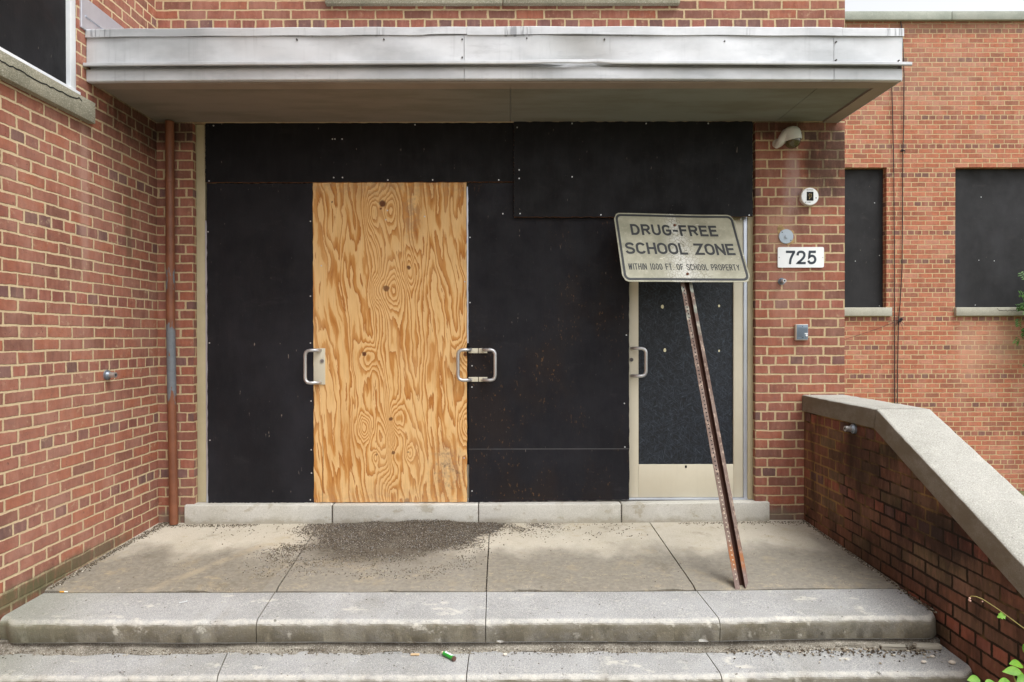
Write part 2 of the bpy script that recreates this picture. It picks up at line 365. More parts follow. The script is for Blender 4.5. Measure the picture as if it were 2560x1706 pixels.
def osb_mat():
    g = G('painted_strandboard', .55, 0, .4)
    p = g.pos()
    def strand(rx, seed):
        mp = g.n('ShaderNodeMapping'); g.put(mp.inputs[0], p); mp.inputs['Rotation'].default_value = (0, rx, 0); mp.inputs['Location'].default_value = (seed, 0, seed); 
        return g.noise(g.scalev(mp.outputs[0], 1, 1, 5.), 22., 4, .65)
    s1 = strand(.4, 1.1); s2 = strand(-.7, 3.3); s3 = strand(1.4, 6.2)
    mx = g.m('MAXIMUM', g.m('MAXIMUM', s1, s2), s3)
    c = g.ramp(mx, [(.5, lin(16, 20, 26)), (.6, lin(33, 40, 49)), (.7, lin(52, 61, 72)), (.8, lin(96, 105, 115))])
    g.bump(mx, .004, .9)
    return g.out(c)
osb = osb_mat()

def plywood_mat():
    g = G('raw_plywood', .72, 0, .25)
    P = g.sep(g.pos()); x = P[0]; z = P[2]; xs = g.m('ADD', x, g.m('ADD', g.m('MULTIPLY', z, .09), g.m('MULTIPLY', g.m('SUBTRACT', g.noise(g.comb(g.m('MULTIPLY', x, 3.), 1., g.m('MULTIPLY', z, 1.5)), 1., 3, .55), .5), .16)))
    jag = g.m('MULTIPLY', g.m('SUBTRACT', g.noise(g.comb(g.m('MULTIPLY', xs, 46.), 0., g.m('MULTIPLY', z, 5.)), 1., 4, .7), .5), .17)
    n1 = g.noise(g.comb(g.m('MULTIPLY', xs, 4.2), 4.2, g.m('MULTIPLY', z, .62)), 1., 2, .5)
    n2 = g.noise(g.comb(g.m('MULTIPLY', xs, 13.), 9.2, g.m('MULTIPLY', z, 1.25)), 1., 2, .5)
    h = g.m('ADD', g.m('MULTIPLY', n1, 1.9), g.m('MULTIPLY', n2, .72))
    n3 = g.noise(g.comb(g.m('MULTIPLY', xs, 30.), 3.2, g.m('MULTIPLY', z, 2.2)), 1., 2, .5)
    h = g.m('ADD', h, g.m('MULTIPLY', n3, .14))
    h = g.m('ADD', h, g.m('MULTIPLY', g.m('SUBTRACT', x, -.88), .55))
    h = g.m('ADD', h, jag)
    # dense ring band running down the middle of the sheet
    wav = g.m('MULTIPLY', g.m('SUBTRACT', g.noise(g.comb(0., 2., g.m('MULTIPLY', z, 1.6)), 1., 2, .5), .5), .30)
    xc = g.m('SUBTRACT', x, g.m('ADD', -.93, wav))
    h = g.m('ADD', h, g.m('MULTIPLY', g.m('ARCTANGENT', g.m('MULTIPLY', xc, 14.)), .42))
    K = [(-1.002, 2.255, .055, .15, .75), (-.875, 2.27, .05, .12, .5), (-.735, 1.83, .07, .13, -.55), (-.975, 1.69, .05, .11, .8), (-.860, 1.70, .07, .15, .8),
         (-1.02, 1.20, .07, .09, .6), (-.331, 1.22, .08, .11, .6), (-.835, .745, .055, .10, .75), (-1.06, .69, .055, .09, .75), (-.86, .48, .04, .08, .45), (-.99, .47, .03, .05, .4), (-.745, .5, .03, .06, .4), (-.32, .70, .06, .13, .8), (-.93, .60, .09, .16, -.6), (-.86, .18, .06, .16, .7)]
    for (kx, kz, sx, sz, a) in K:
        h = g.m('ADD', h, g.m('MULTIPLY', g.blob(x, z, kx, kz, sx, sz), a))
    f = g.m('FRACT', g.m('MULTIPLY', h, 6.0))
    ring = g.ramp(f, [(0, lin(230, 192, 136)), (.47, lin(224, 182, 122)), (.57, lin(203, 148, 84)), (.84, lin(186, 126, 62)), (.94, lin(168, 105, 48)), (1, lin(228, 188, 130))])
    pale = g.noise(g.comb(g.m('MULTIPLY', x, 3.), 0., g.m('MULTIPLY', z, 1.)), 1.3, 4, .6)
    c = g.mix(g.ss(pale, .45, .7, 0., .25), ring, lin(222, 186, 134))
    c = g.mix(g.ss(pale, .48, .32, 0., .35), c, lin(182, 126, 66))
    fib = g.noise(g.comb(g.m('MULTIPLY', x, 130.), 0., g.m('MULTIPLY', z, 6.)), 1., 3, .6)
    c = g.mix(g.ss(fib, .45, .8, 0., .6), c, g.mix(.5, c, lin(150, 100, 54)))
    wash = g.noise(g.comb(g.m('MULTIPLY', x, 6.), 7., g.m('MULTIPLY', z, 2.)), 1., 5, .65)
    c = g.mix(g.ss(wash, .5, .75, 0., .4), c, lin(222, 184, 132))
    for (kx, kz, r, k) in ((-.932, 2.316, .020, .95), (-.908, 1.700, .018, .8), (-.743, 1.851, .011, .9), (-1.070, 1.222, .013, .95), (-.331, 1.220, .014, .9), (-.876, .746, .011, .85), (-.859, .502, .010, .8), (-.751, .505, .006, .6), (-.981, .489, .007, .6), (-1.30, 2.33, .006, .8), (-.945, 2.28, .006, .8), (-.76, .15, .016, .6)):
        dist = g.m('SQRT', g.m('ADD', g.m('POWER', g.m('ABSOLUTE', g.m('SUBTRACT', x, kx)), 2.), g.m('POWER', g.m('ABSOLUTE', g.m('SUBTRACT', z, kz)), 2.)))
        dist = g.m('ADD', dist, g.m('MULTIPLY', g.m('SUBTRACT', g.noise(g.pos(), 60., 2, .5), .5), .014))
        c = g.mix(g.m('MULTIPLY', g.ss(dist, r*1.6, r*.85), k), c, lin(92, 50, 28))
    mould = g.noise(g.pos(), 26., 5, .75)
    top = g.m('MAXIMUM', g.m('MULTIPLY', g.ss(z, 2.28, 2.5), .75), g.m('MAXIMUM', g.m('MULTIPLY', g.ss(z, .34, .10), .6), g.m('MAXIMUM', g.blob(x, z, -.46, .40, .12, .16), g.m('MULTIPLY', g.blob(x, z, -.72, 2.25, .07, .2), .9))))
    c = g.mix(g.m('MULTIPLY', g.m('MULTIPLY', top, g.ss(mould, .35, .6)), .6), c, lin(150, 126, 104))
    c = g.mix(g.m('MULTIPLY', g.m('MULTIPLY', g.blob(x, z, -.46, .38, .11, .13), g.ss(mould, .56, .64)), .7), c, lin(70, 62, 58))
    crack = g.m('MULTIPLY', g.ss(g.m('ABSOLUTE', g.m('ADD', g.m('SUBTRACT', x, -1.375), g.m('MULTIPLY', g.m('SUBTRACT', g.noise(g.comb(0., 0., g.m('MULTIPLY', z, 3.)), 1., 3, .6), .5), .03))), .0035, .0012), g.ss(z, .62, .5))
    c = g.mix(g.m('MULTIPLY', crack, .8), c, lin(80, 48, 26))
    g.bump(g.m('ADD', f, g.m('MULTIPLY', fib, .8)), .0008, .5)
    return g.out(c)
plywood = plywood_mat()

def metal_paint(name, c0, c1, rough=.45, metal=.0, streak=True, k=.5, spec=.5):
    g = G(name, rough, metal, spec)
    p = g.pos()
    c = g.mix(g.ss(g.noise(p, 3., 5, .65), .35, .7), c0, c1)
    if streak:
        s = g.noise(g.scalev(p, 26, 26, 1.2), 1., 4, .6)
        c = g.mix(g.m('MULTIPLY', g.ss(s, .5, .8), k), c, g.mix(.5, c1, lin(120, 118, 116)))
    g.bump(g.noise(p, 5., 3, .5), .004, .12)
    return g.out(c)
def fascia_mat():
    g = G('weathered_aluminium', .5, .35, .4)
    p = g.pos(); P = g.sep(p)
    c = g.mix(g.ss(g.noise(g.scalev(p, .8, 1, 1.6), 2.2, 5, .6), .36, .66), lin(204, 206, 209), lin(178, 181, 184))
    s = g.noise(g.scalev(p, 30, 30, 1.5), 1., 4, .65)
    c = g.mix(g.m('MULTIPLY', g.ss(s, .55, .8), .3), c, lin(150, 152, 155))
    sm_ = g.noise(g.scalev(p, 1.2, 1, 5), 2.4, 5, .7)
    c = g.mix(g.m('MULTIPLY', g.ss(sm_, .54, .72), .3), c, lin(146, 149, 152))
    s2 = g.noise(g.scalev(p, 55, 55, 6), 1., 2, .6)
    patch = g.ss(g.noise(g.scalev(p, 1, 1, .2), 2.6, 3, .6), .56, .64)
    topm = g.ss(P[2], 3.150, 3.156)
    c = g.mix(g.m('MULTIPLY', g.m('MULTIPLY', patch, topm), g.m('MULTIPLY', g.ss(s2, .48, .6), .7)), c, lin(118, 120, 124))
    edge = g.m('MULTIPLY', g.ss(P[2], 2.94, 2.965), g.ss(P[2], 2.975, 2.966))
    c = g.mix(g.m('MULTIPLY', edge, .5), c, lin(96, 90, 80))  # shadow line below the drip ridge, painted into the metal colour
    g.bump(g.m('ADD', g.noise(g.scalev(p, 1, 1, .6), 3.2, 3, .5), g.m('MULTIPLY', s, .05)), .02, .25)
    return g.out(c, g.ss(g.noise(p, 4., 4, .6), .3, .7, .4, .6))
aluminium = fascia_mat()
def soffit_mat():
    g = G('soffit_paint_bounce', .8, 0, .3)
    p = g.pos(); P = g.sep(p)
    c = g.mix(g.ss(P[0], -1.2, .8), lin(134, 124, 112), lin(126, 128, 118))  # brown to green tint of ground bounce, painted across the soffit
    c = g.mix(g.ss(g.noise(g.scalev(p, .5, 2, 1), 3., 5, .6), .4, .7, 0, .6), c, lin(104, 98, 80))
    c = g.mix(g.m('MULTIPLY', g.ss(g.noise(g.scalev(p, 1, 3, 1), 40., 3, .6), .68, .76), .5), c, lin(176, 172, 150))
    g.bump(g.noise(p, 60., 3, .6), .001, .5)
    return g.out(c)
soffit = soffit_mat()
soffit_edge = metal_paint('soffit_strip', lin(146, 132, 118), lin(134, 121, 108), .7, 0, False)
screw_dark = G('screw_dark', .5, .6).out(lin(70, 66, 62))
nail_mat = G('nail_head', .45, .6).out(lin(200, 202, 204))
beige = metal_paint('beige_paint', lin(206, 200, 180), lin(201, 194, 173), .5, 0, True, .12)
cream = metal_paint('cream_frame', lin(186, 176, 146), lin(174, 163, 131), .55, 0, True, .2)
track = metal_paint('aluminium_track', lin(206, 212, 222), lin(190, 196, 208), .35, .5, True, .2)
handle_metal = metal_paint('satin_aluminium', lin(200, 200, 200), lin(186, 186, 188), .32, .75, False)
lock_metal = metal_paint('lock_metal', lin(176, 180, 184), lin(150, 154, 158), .3, .8, False)
dark_metal = metal_paint('dark_lock', lin(98, 94, 92), lin(82, 78, 76), .4, .6, False)
black = G('black_void', .8).out(lin(12, 12, 12))
white_trim = metal_paint('white_trim', lin(232, 234, 236), lin(216, 220, 226), .5, 0, True, .15)
grey_plastic = metal_paint('grey_cover', lin(176, 188, 200), lin(160, 174, 188), .5, .1, False)
white_plate = metal_paint('white_plate', lin(236, 240, 242), lin(230, 234, 238), .4, 0, False)
digit_mat = G('digit_paint', .5).out(lin(50, 60, 70))
letter_mat = G('letter_paint', .6).out(lin(48, 50, 52))
galv = metal_paint('galvanised', lin(150, 158, 168), lin(112, 122, 134), .4, .6, False)
def sign_mat():
    g = G('sign_face', .5, 0, .4)
    p = g.obj(); P = g.sep(g.pos())
    c = g.mix(g.ss(g.noise(p, 5., 5, .65), .3, .7), lin(164, 162, 142), lin(136, 135, 115))
    c = g.mix(g.m('MULTIPLY', g.ss(g.noise(p, 28., 4, .7), .5, .75), .6), c, lin(180, 176, 157))
    # paint worn pale and crazed along the crease
    xc = g.m('ADD', 1.166, g.m('MULTIPLY', g.m('SUBTRACT', P[2], 1.94), -.13))
    b = g.m('EXPONENT', g.m('MULTIPLY', g.m('POWER', g.m('ABSOLUTE', g.m('DIVIDE', g.m('SUBTRACT', P[0], xc), g.ss(P[2], 2.15, 1.72, .045, .12))), 2.), -1.))
    c = g.mix(g.m('MULTIPLY', b, g.ss(g.noise(p, 12., 4, .6), .3, .6, .25, .9)), c, lin(200, 200, 193))
    cr = g.vor(p, 42., 'DISTANCE_TO_EDGE', 'Distance')
    bb = g.ss(b, .05, .35)
    c = g.mix(g.m('MULTIPLY', g.ss(cr, .07, .02), g.m('MULTIPLY', bb, .8)), c, lin(122, 118, 100))
    sc = g.noise(g.scalev(p, 3, 1, 9), 5., 2, .5)
    c = g.mix(g.m('MULTIPLY', g.ss(sc, .705, .72), .5), c, lin(214, 210, 194))
    c = g.mix(g.m('MULTIPLY', g.ss(g.noise(p, 7., 4, .7), .64, .74), .6), c, lin(112, 112, 96))
    return g.out(c)
sign_face = sign_mat()
def rust_mat():
    g = G('rusty_post', .8, .1, .3)
    p = g.pos(); P = g.sep(p); N = g.sep(g.nor())
    c = g.mix(g.ss(g.noise(p, 9., 5, .7), .35, .65), lin(122, 106, 98), lin(98, 80, 72))
    c = g.mix(g.m('MULTIPLY', g.ss(g.noise(g.scalev(p, 3, 3, 1), 16., 4, .7), .52, .68), .7), c, lin(184, 164, 146))
    c = g.mix(g.m('MULTIPLY', g.m('MULTIPLY', g.ss(P[2], .02, .08), g.ss(P[2], .22, .12)), g.ss(g.noise(p, 14., 4, .6), .3, .6)), c, lin(150, 98, 62))
    c = g.mix(g.m('MULTIPLY', g.ss(P[2], .10, .02), .6), c, lin(132, 114, 108))
    c = g.mix(g.m('MULTIPLY', g.m('MULTIPLY', g.ss(P[2], 1.2, 1.6), .45), g.ss(g.noise(p, 14., 4, .6), .46, .56)), c, lin(150, 168, 158))
    return g.out(c)
rust = rust_mat()
rust_inner = G('post_channel_rust', .85).out(lin(70, 44, 33))
rust_bolt = G('rust_bolt', .8).out(lin(96, 58, 40))
def pipe_mat():
    g = G('pipe_paint', .5, 0, .45)
    p = g.pos(); P = g.sep(p)
    c = g.mix(g.ss(g.noise(p, 6., 5, .6), .35, .7), lin(128, 80, 56), lin(108, 66, 46))
    n = g.noise(g.scalev(p, 1, 1, .22), 34., 4, .65)
    lo = g.m('MULTIPLY', g.ss(P[2], .74, 1.10), g.ss(P[2], 1.56, 1.34))
    hi = g.m('MULTIPLY', g.ss(P[2], 1.60, 1.74), g.ss(P[2], 1.90, 1.80))
    a = g.m('MAXIMUM', g.m('MULTIPLY', lo, 1.), g.m('MULTIPLY', hi, .62))
    msk = g.ss(g.m('ADD', g.m('MULTIPLY', g.m('SUBTRACT', n, .5), 2.2), a), .56, .62)
    c = g.mix(msk, c, g.mix(g.noise(p, 40., 3, .6), lin(120, 124, 128), lin(92, 98, 104)))
    return g.out(c)
pipe_paint = pipe_mat()
cam_white = metal_paint('camera_housing', lin(206, 206, 198), lin(190, 190, 182), .45, 0, False)
def glass_dark():
    g = G('smoked_dome', .12, 0, .6); g.out(lin(86, 78, 44)); g.b.inputs['Transmission Weight'].default_value = .35; return g.mat
dome = glass_dark()
intercom_face = metal_paint('intercom_face', lin(120, 134, 148), lin(108, 122, 136), .5, .2, False)
intercom_body = metal_paint('intercom_body', lin(206, 196, 182), lin(190, 178, 160), .55, 0, False)
cable_mat = G('cable_rubber', .7).out(lin(44, 36, 40))
def ground_mat():
    g = G('ground_grass', .95, 0, .2)
    p = g.pos()
    c = g.mix(g.ss(g.noise(p, .35, 5, .6), .4, .65), lin(96, 104, 66), lin(128, 118, 92))
    c = g.mix(g.ss(g.noise(p, 22., 3, .7), .4, .7), c, lin(74, 82, 48))
    return g.out(c)
def path_mat():
    return concrete('path_concrete', lin(168, 162, 150), lin(150, 144, 130), lin(184, 178, 164), .4)
def leaf_mat(name, c0, c1, tr=.35):
    g = G(name, .5, 0, .4)
    p = g.pos()
    c = g.mix(g.ss(g.noise(p, 26., 3, .6), .35, .65), c0, c1)
    r = g.n('ShaderNodeObjectInfo')
    g.out(c)
    t = g.n('ShaderNodeBsdfTranslucent'); g.put(t.inputs[0], c)
    mx = g.n('ShaderNodeMixShader'); mx.inputs[0].default_value = tr
    g.nt.links.new(g.b.outputs[0], mx.inputs[1]); g.nt.links.new(t.outputs[0], mx.inputs[2])
    g.nt.links.new(mx.outputs[0], g.nt.nodes['Material Output'].inputs[0])
    return g.mat
leaf_bright = leaf_mat('leaf_bright', lin(126, 176, 58), lin(96, 148, 44))
leaf_vine = leaf_mat('leaf_vine', lin(88, 132, 56), lin(58, 100, 40))
stem_mat = G('vine_stem', .7).out(lin(138, 128, 70))
bark = G('stem_bark', .85).out(lin(84, 66, 44))

# ------------------------------------------------------------------ setting: ground, path
XL = -2.559; XR = 2.422
g_ = MB(); g_.box(-400, 400, -400, 400, -1.2, -.85); tag(g_.build('ground', ground_mat()), 'grassy ground in front of the entrance', None, None, 'structure')
pth = MB(); pth.box(-2.4, 2.0, -14, -2.55, -.9, -.80); tag(pth.build('path', path_mat()), 'concrete path leading to the steps', None, None, 'structure')

def sm(t):
    t = max(0, min(1, t)); return t*t*(3-2*t)
def rise(x): return .012*sm((x-.5)/1.6)

# landing: four cast slabs with open joints over a dirt bed
L_ = MB(); bm = L_.bm
def jx(xb, xf, y): return xb + (xf-xb)*(-y/1.17)
joints = [(XL, XL), (-1.385, -1.283), (-.155, -.137), (1.0, 1.005), (2.128, 2.128)]
rnd = random.Random(3)
for i in range(4):
    a, b = joints[i], joints[i+1]
    nx, ny = 26, 26; vs = []
    for j in range(ny+1):
        t = j/ny; y = -.002 - 1.172*t; row = []
        x0 = jx(a[0], a[1], y) + (.004 if i else 0); x1 = jx(b[0], b[1], y) - (.004 if i < 3 else 0)
        for k in range(nx+1):
            x = x0 + (x1-x0)*k/nx
            yy = y
            if j == ny: yy = y + .006*math.sin(x*9.1) + rnd.uniform(-.003, .003) + (rnd.uniform(.010, .026) if math.sin(x*7.3+1.2)+.6*math.sin(x*17.) > 1.05 else 0)
            zz = rise(x) + .030*y
            if j >= ny: zz -= .008
            row.append(bm.verts.new((x, yy, zz)))
        vs.append(row)
    for j in range(ny):
        for k in range(nx): bm.faces.new([vs[j][k], vs[j+1][k], vs[j+1][k+1], vs[j][k+1]])
    # front, left and right skirts
    def skirt(line):
        low = [bm.verts.new((v.co.x, v.co.y, v.co.z-.09)) for v in line]
        for q in range(len(line)-1): bm.faces.new([line[q], low[q], low[q+1], line[q+1]])
    skirt(vs[ny]); skirt([r[0] for r in vs]); skirt([r[-1] for r in vs])
tag(L_.build('landing', landing_mat, smooth=30), 'stained concrete landing slab before the doors', None, None, 'structure')
bed = MB(); bed.box(XL+.002, 2.126, -1.165, -.004, -.3, -.052); tag(bed.build('landing_bed', joint_mat), 'dirt bed under the landing joints', None, None, 'structure')

# ------------------------------------------------------------------ entrance steps
st = empty('entrance_steps', (0, -1.6, -.2), 'worn grey concrete entrance steps with rounded noses below the landing', 'steps')
def tread(i, x0, x1, xs0, xs1):
    yb = -1.176 - .272*i if i else -1.178
    yb = -1.188 if i == 0 else -1.48 - .240*(i-1)
    yn = -1.536 - .240*i; zt = -.043 - .150*i; th = .117; r = .038
    prof = [(yb, zt), (yn+r, zt-.004)]
    for q in range(1, 9):
        a = R(90)*q/8; prof.append((yn+r-r*math.sin(a), zt-.004-r+r*math.cos(a)))
    prof += [(yn+.006, zt-th+.008), (yn+.014, zt-th), (yb, zt-th)]
    m = MB(); bm = m.bm; n = 70; rows = []
    tb = (yn+r-yb)
    for k in range(n+1):
        row = []
        for (y, z) in prof:
            t = min(1, max(0, (y-yb)/(yn-yb)))
            xa = xs0[0]+(xs0[1]-xs0[0])*t; xb = xs1[0]+(xs1[1]-xs1[0])*t
            x = xa + (xb-xa)*k/n
            zz = z + rise(x); yy = y
            if y < yb-.05: yy += .004*math.sin(x*5.1+i)
            # worn round ends against the side walls
            e = 0
            if x0 and x < XL+.13: e = (1-(x-(XL+.05))/.08)
            if x1 and x > 2.035: e = (x-2.035)/.08
            e = max(0, min(1, e))
            if e and y < yb-.1: yy += .045*e*e; 
            if y < yb-.05 and z > zt-th+.004:
                nn = mn.noise(Vector((x*22, z*30+i*7, 1.5)))*.0028 + mn.noise(Vector((x*60, z*60, i+4)))*.0012
                ch = max(0, mn.noise(Vector((x*6.5, 3.3+i*5, 0)))-.36)*.07 if z > zt-.055 else (max(0, mn.noise(Vector((x*9, 8.1+i*5, 0)))-.34)*.09 if z < zt-th+.03 else 0)
                yy += nn + ch; zz -= ch*.5*(1 if z > zt-.055 else 0)
            row.append(bm.verts.new((x, yy, zz)))
        rows.append(row)
    for A, B in zip(rows, rows[1:]):
        for q in range(len(prof)): bm.faces.new([A[q], A[(q+1) % len(prof)], B[(q+1) % len(prof)], B[q]])
    bm.faces.new(rows[0][::-1]); bm.faces.new(rows[-1])
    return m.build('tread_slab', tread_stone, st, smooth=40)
J1 = [(-2.540, -2.540), (-1.285, -1.250), (-.134, -.126), (1.008, 1.022), (2.120, 2.112)]
J2 = [(-2.54, -2.54), (-1.40, -1.335), (-.205, -.205), (.94, .955), (2.122, 2.122)]
for i, J in enumerate((J1, J2, J1, J2)):
    for k in range(4):
        a, b = J[k], J[k+1]
        g2 = .0022
        tread(i, k == 0, k == 3, (a[0]+(g2 if k else 0), a[1]+(g2 if k else 0)), (b[0]-(g2 if k < 3 else 0), b[1]-(g2 if k < 3 else 0)))
base = MB()
for i in range(4):
    z0 = -.043-.150*i-.1165
    base.box(XL+.012, 2.122, -1.505-.240*i, -1.0-.3*i, z0-.1, z0+.0)
base.build('step_base', recess_mat, st)

# ------------------------------------------------------------------ school building
bl = empty('school_building', (0, .15, 0), 'red brick school building with tan mortar around the boarded entrance', 'building')
fw = MB()
fw.box(XL-.3, XR, 0, .30, 2.9, 7.0); fw.box(XL-.3, -2.300, 0, .30, -1.0, 2.9); fw.box(1.775, XR, 0, .30, -1.0, 2.9); fw.box(-2.300, 1.775, .02, .30, -1.0, .02)
fw.box(XR-.3, XR, .3, 4.45, -1.0, 7.0)
fw.build('front_wall', brick_front, bl)
sw = MB()
for a in ((-9, -2.60, -1.0, 7.0), (-2.60, -.860, -1.0, 2.72), (-2.60, -.860, 4.7, 7.0), (-.860, -.0005, -1.0, 7.0)):
    sw.box(XL-.3, XL, a[0], a[1], a[2], a[3])
sw.build('side_wall', brick_left, bl)
us = MB(); us.box(-1.329, -.0565, -.04, .12, 3.736, 3.90, .006); us.box(-.0515, 1.219, -.04, .12, 3.736, 3.90, .006)
us.build('window_sill', sill_stone, bl, 40)
fl = MB(); fl.box(XL-.01, XL+.012, -.835, -.003, 3.19, 3.385, .003); fl.box(XL+.0125, XL+.018, -.80, -.003, 3.27, 3.277)
fl.build('flashing', track, bl)
win = MB(); win.box(XL-.16, XL-.03, -2.60, -.862, 2.775, 4.7)
wn = win.build('boarded_window', board_mat('board_black_e', (24, 24, 26), 17.1, scratch=.55), bl)
tr = MB(); tr.box(XL-.16, XL-.004, -.912, -.862, 2.80, 4.7, .004); tr.box(XL-.16, XL+.006, -2.60, -.835, 2.752, 2.803, .006)
tr.build('window_trim', white_trim, wn, 40)
ls = MB(); ls.box(XL-.14, XL+.040, -2.9, -.752, 2.640, 2.768, .006); ls.build('window_sill', sill_stone, bl, 40)
ck = MB(); rr = random.Random(5); pts = []
for k in range(60):
    y = -2.3 + k*(1.42/59); pts.append((XL+.0415, y, 2.722 - .012*math.sin(y*3) + rr.uniform(-.006, .006) + (.012 if 56 < k else 0)))
for a, b in zip(pts, pts[1:]):
    h = .0035; ck.face([(a[0], a[1], a[2]-h), (b[0], b[1], b[2]-h), (b[0], b[1], b[2]+h), (a[0], a[1], a[2]+h)])
ck.build('sill_crack', black, bl)

# ------------------------------------------------------------------ right wing
WY = 4.47
wg = empty('school_wing', (6, WY+.2, 0), 'orange red brick school wing standing back at the right', 'building')
ww = MB()
for (x0, x1, z0, z1) in ((XR-.2, 4.30, -1.0, 5.79), (5.314, 6.286, 1.70, 3.732), (7.95, 16, -1.0, 5.79), (4.30, 7.95, 3.732, 5.79), (4.30, 7.95, -1.0, 1.70)):
    ww.box(x0, x1, WY, WY+.35, z0, z1)
ww.build('wall', brick_wing, wg)
pc = MB(); pc.box(XR+.01, 6.198, WY-.05, WY+.4, 5.79, 5.912, .006); pc.box(6.206, 11, WY-.05, WY+.4, 5.79, 5.912, .006); pc.box(11.008, 16, WY-.05, WY+.4, 5.79, 5.912, .006)
pc.build('parapet_coping', concrete('coping_grey', lin(172, 176, 166), lin(148, 154, 144), lin(190, 192, 182), .4), wg, 40)
for (x0, x1, s0, s1) in ((4.30, 5.314, 4.25, 5.370), (6.286, 7.95, 6.271, 8.0)):
    m = MB(); m.box(x0, x1, WY+.09, WY+.2, 1.70, 3.732); b = m.build('window_board', board_w, wg)
    for (nx, nz) in ((x1-.05, 1.78), (x1-.05, 2.5), (x1-.12, 3.25), (x0+.35, 1.79), (x0+.40, 2.43), (x0+.43, 3.33), (x0+.62, 2.42)):
        q_ = MB(); q_.cyl((nx, WY+.0885, nz), (0, 1, 0), .0065, .003, 8); q_.build('nail', nail_mat, b)
    m = MB(); m.box(s0, s1, WY-.05, WY+.09, 1.632, 1.752, .006); m.build('window_sill', concrete('wing_sill_stone', lin(176, 174, 160), lin(152, 150, 138), lin(190, 188, 176), .45), wg, 40)
m = MB(); rr = random.Random(9)
pts = [(6.90+.0+.022*k, 1.705+rr.uniform(-.008, .008)) for k in range(14)]; pts = [(6.84, 1.74), (6.87, 1.705)] + pts
for a, b in zip(pts, pts[1:]): m.face([(a[0], WY-.0515, a[1]-.003), (b[0], WY-.0515, b[1]-.003), (b[0], WY-.0515, b[1]+.004), (a[0], WY-.0515, a[1]+.004)])
m.build('sill_crack', black, wg)

# ------------------------------------------------------------------ cables on the wing wall
def cable(pts, label):
    m = MB(); m.tube(pts, .0062, 8); o = m.build('cable', cable_mat, smooth=60); tag(o, label, 'cable', 'cables hanging on the wing wall'); return o
y = WY-.02
c1 = cable([(5.37, y, 5.0), (5.388, y, 4.4), (5.405, y, 3.6), (5.414, y, 2.6), (5.418, y, 1.4), (5.420, y, -.9)], 'thin black cable hanging nearest the small wing window, on the orange brick')
c2 = cable([(5.50, y, 5.78), (5.53, y, 5.45), (5.540, y-.01, 5.0), (5.543, y, 4.3), (5.532, y, 3.95), (5.528, y, 3.0), (5.522, y, 2.3), (5.495, y, 1.8), (5.473, y, 1.567), (5.462, y, .9), (5.450, y, -.9)], 'longer black cable with dark clumps, hanging from the wing parapet')
rr = random.Random(2); m = None
for (cx, cz, n, s) in ((5.522, 3.955, 7, .028), (5.478, 1.57, 12, .03)):
    if m: m.build('dead_tendril_clump', cable_mat, c2)
    m = MB()
    for k in range(n): m.sphere((cx+rr.uniform(-s, s)*1.2, y-.012+rr.uniform(-.008, .008), cz+rr.uniform(-s, s)), rr.uniform(.008, .016), seg=8)
for k in range(9):
    a = rr.uniform(0, 6.28); l = rr.uniform(.06, .16); m.tube([(5.478, y-.01, 1.57), (5.478+l*math.cos(a)*.6, y-.012, 1.57+l*math.sin(a)*.6), (5.478+l*math.cos(a)*1.1, y, 1.57+l*math.sin(a)-.01)], .0025, 5)
m.tube([(5.478, y-.01, 1.57), (5.2, y, 1.46), (4.9, y, 1.36), (4.6, y, 1.27)], .003, 5)
m.build('dead_tendril_clump', cable_mat, c2)

# ------------------------------------------------------------------ stair side wall
cw = empty('stair_side_wall', (2.27, -1.2, 0), 'dark stained brick stair wall with sloping concrete coping at right', 'wall')
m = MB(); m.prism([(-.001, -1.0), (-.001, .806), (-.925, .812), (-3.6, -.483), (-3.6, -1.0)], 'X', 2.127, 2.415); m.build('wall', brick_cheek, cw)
def coping(prof, n):
    m = MB(); bm = m.bm
    def P(x, q, k):
        nz = mn.noise(Vector((x*14, q[0]*14, q[1]*14)))*.0035 + mn.noise(Vector((x*45, q[0]*45, q[1]*45+3)))*.0018
        return (x, q[0], q[1]+nz) if 0 < k < n else (x, q[0], q[1])
    xs = [2.113, 2.1145, 2.119, 2.127] + [2.127+.297*i/12 for i in range(1, 12)] + [2.421, 2.4265, 2.428]
    top_, bot = prof; rows = []
    for k in range(n+1):
        t = k/n
        tp = (top_[0][0]+(top_[1][0]-top_[0][0])*t, top_[0][1]+(top_[1][1]-top_[0][1])*t); bt = (bot[0][0]+(bot[1][0]-bot[0][0])*t, bot[0][1]+(bot[1][1]-bot[0][1])*t)
        row = []
        for i, x in enumerate(xs):
            e = min(i, len(xs)-1-i); dz = (-.010, -.005, -.0015)[e] if e < 3 else 0
            row.append(bm.verts.new(P(x, (tp[0], tp[1]+dz), k)))
        lo = [bm.verts.new((xs[-1]-.0, bt[0], bt[1])), bm.verts.new((xs[0], bt[0], bt[1]))]
        rows.append(row+lo)
    q = len(rows[0])
    for A, B in zip(rows, rows[1:]):
        for i in range(q): bm.faces.new([A[i], A[(i+1) % q], B[(i+1) % q], B[i]])
    bm.faces.new(rows[0][::-1]); bm.faces.new(rows[-1])
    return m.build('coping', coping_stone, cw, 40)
coping((((-.002, .920), (-.955, .923)), ((-.002, .803), (-.929, .808))), 40)
coping((((-.960, .922), (-3.7, -.414)), ((-.934, .807), (-3.7, -.552))), 110)

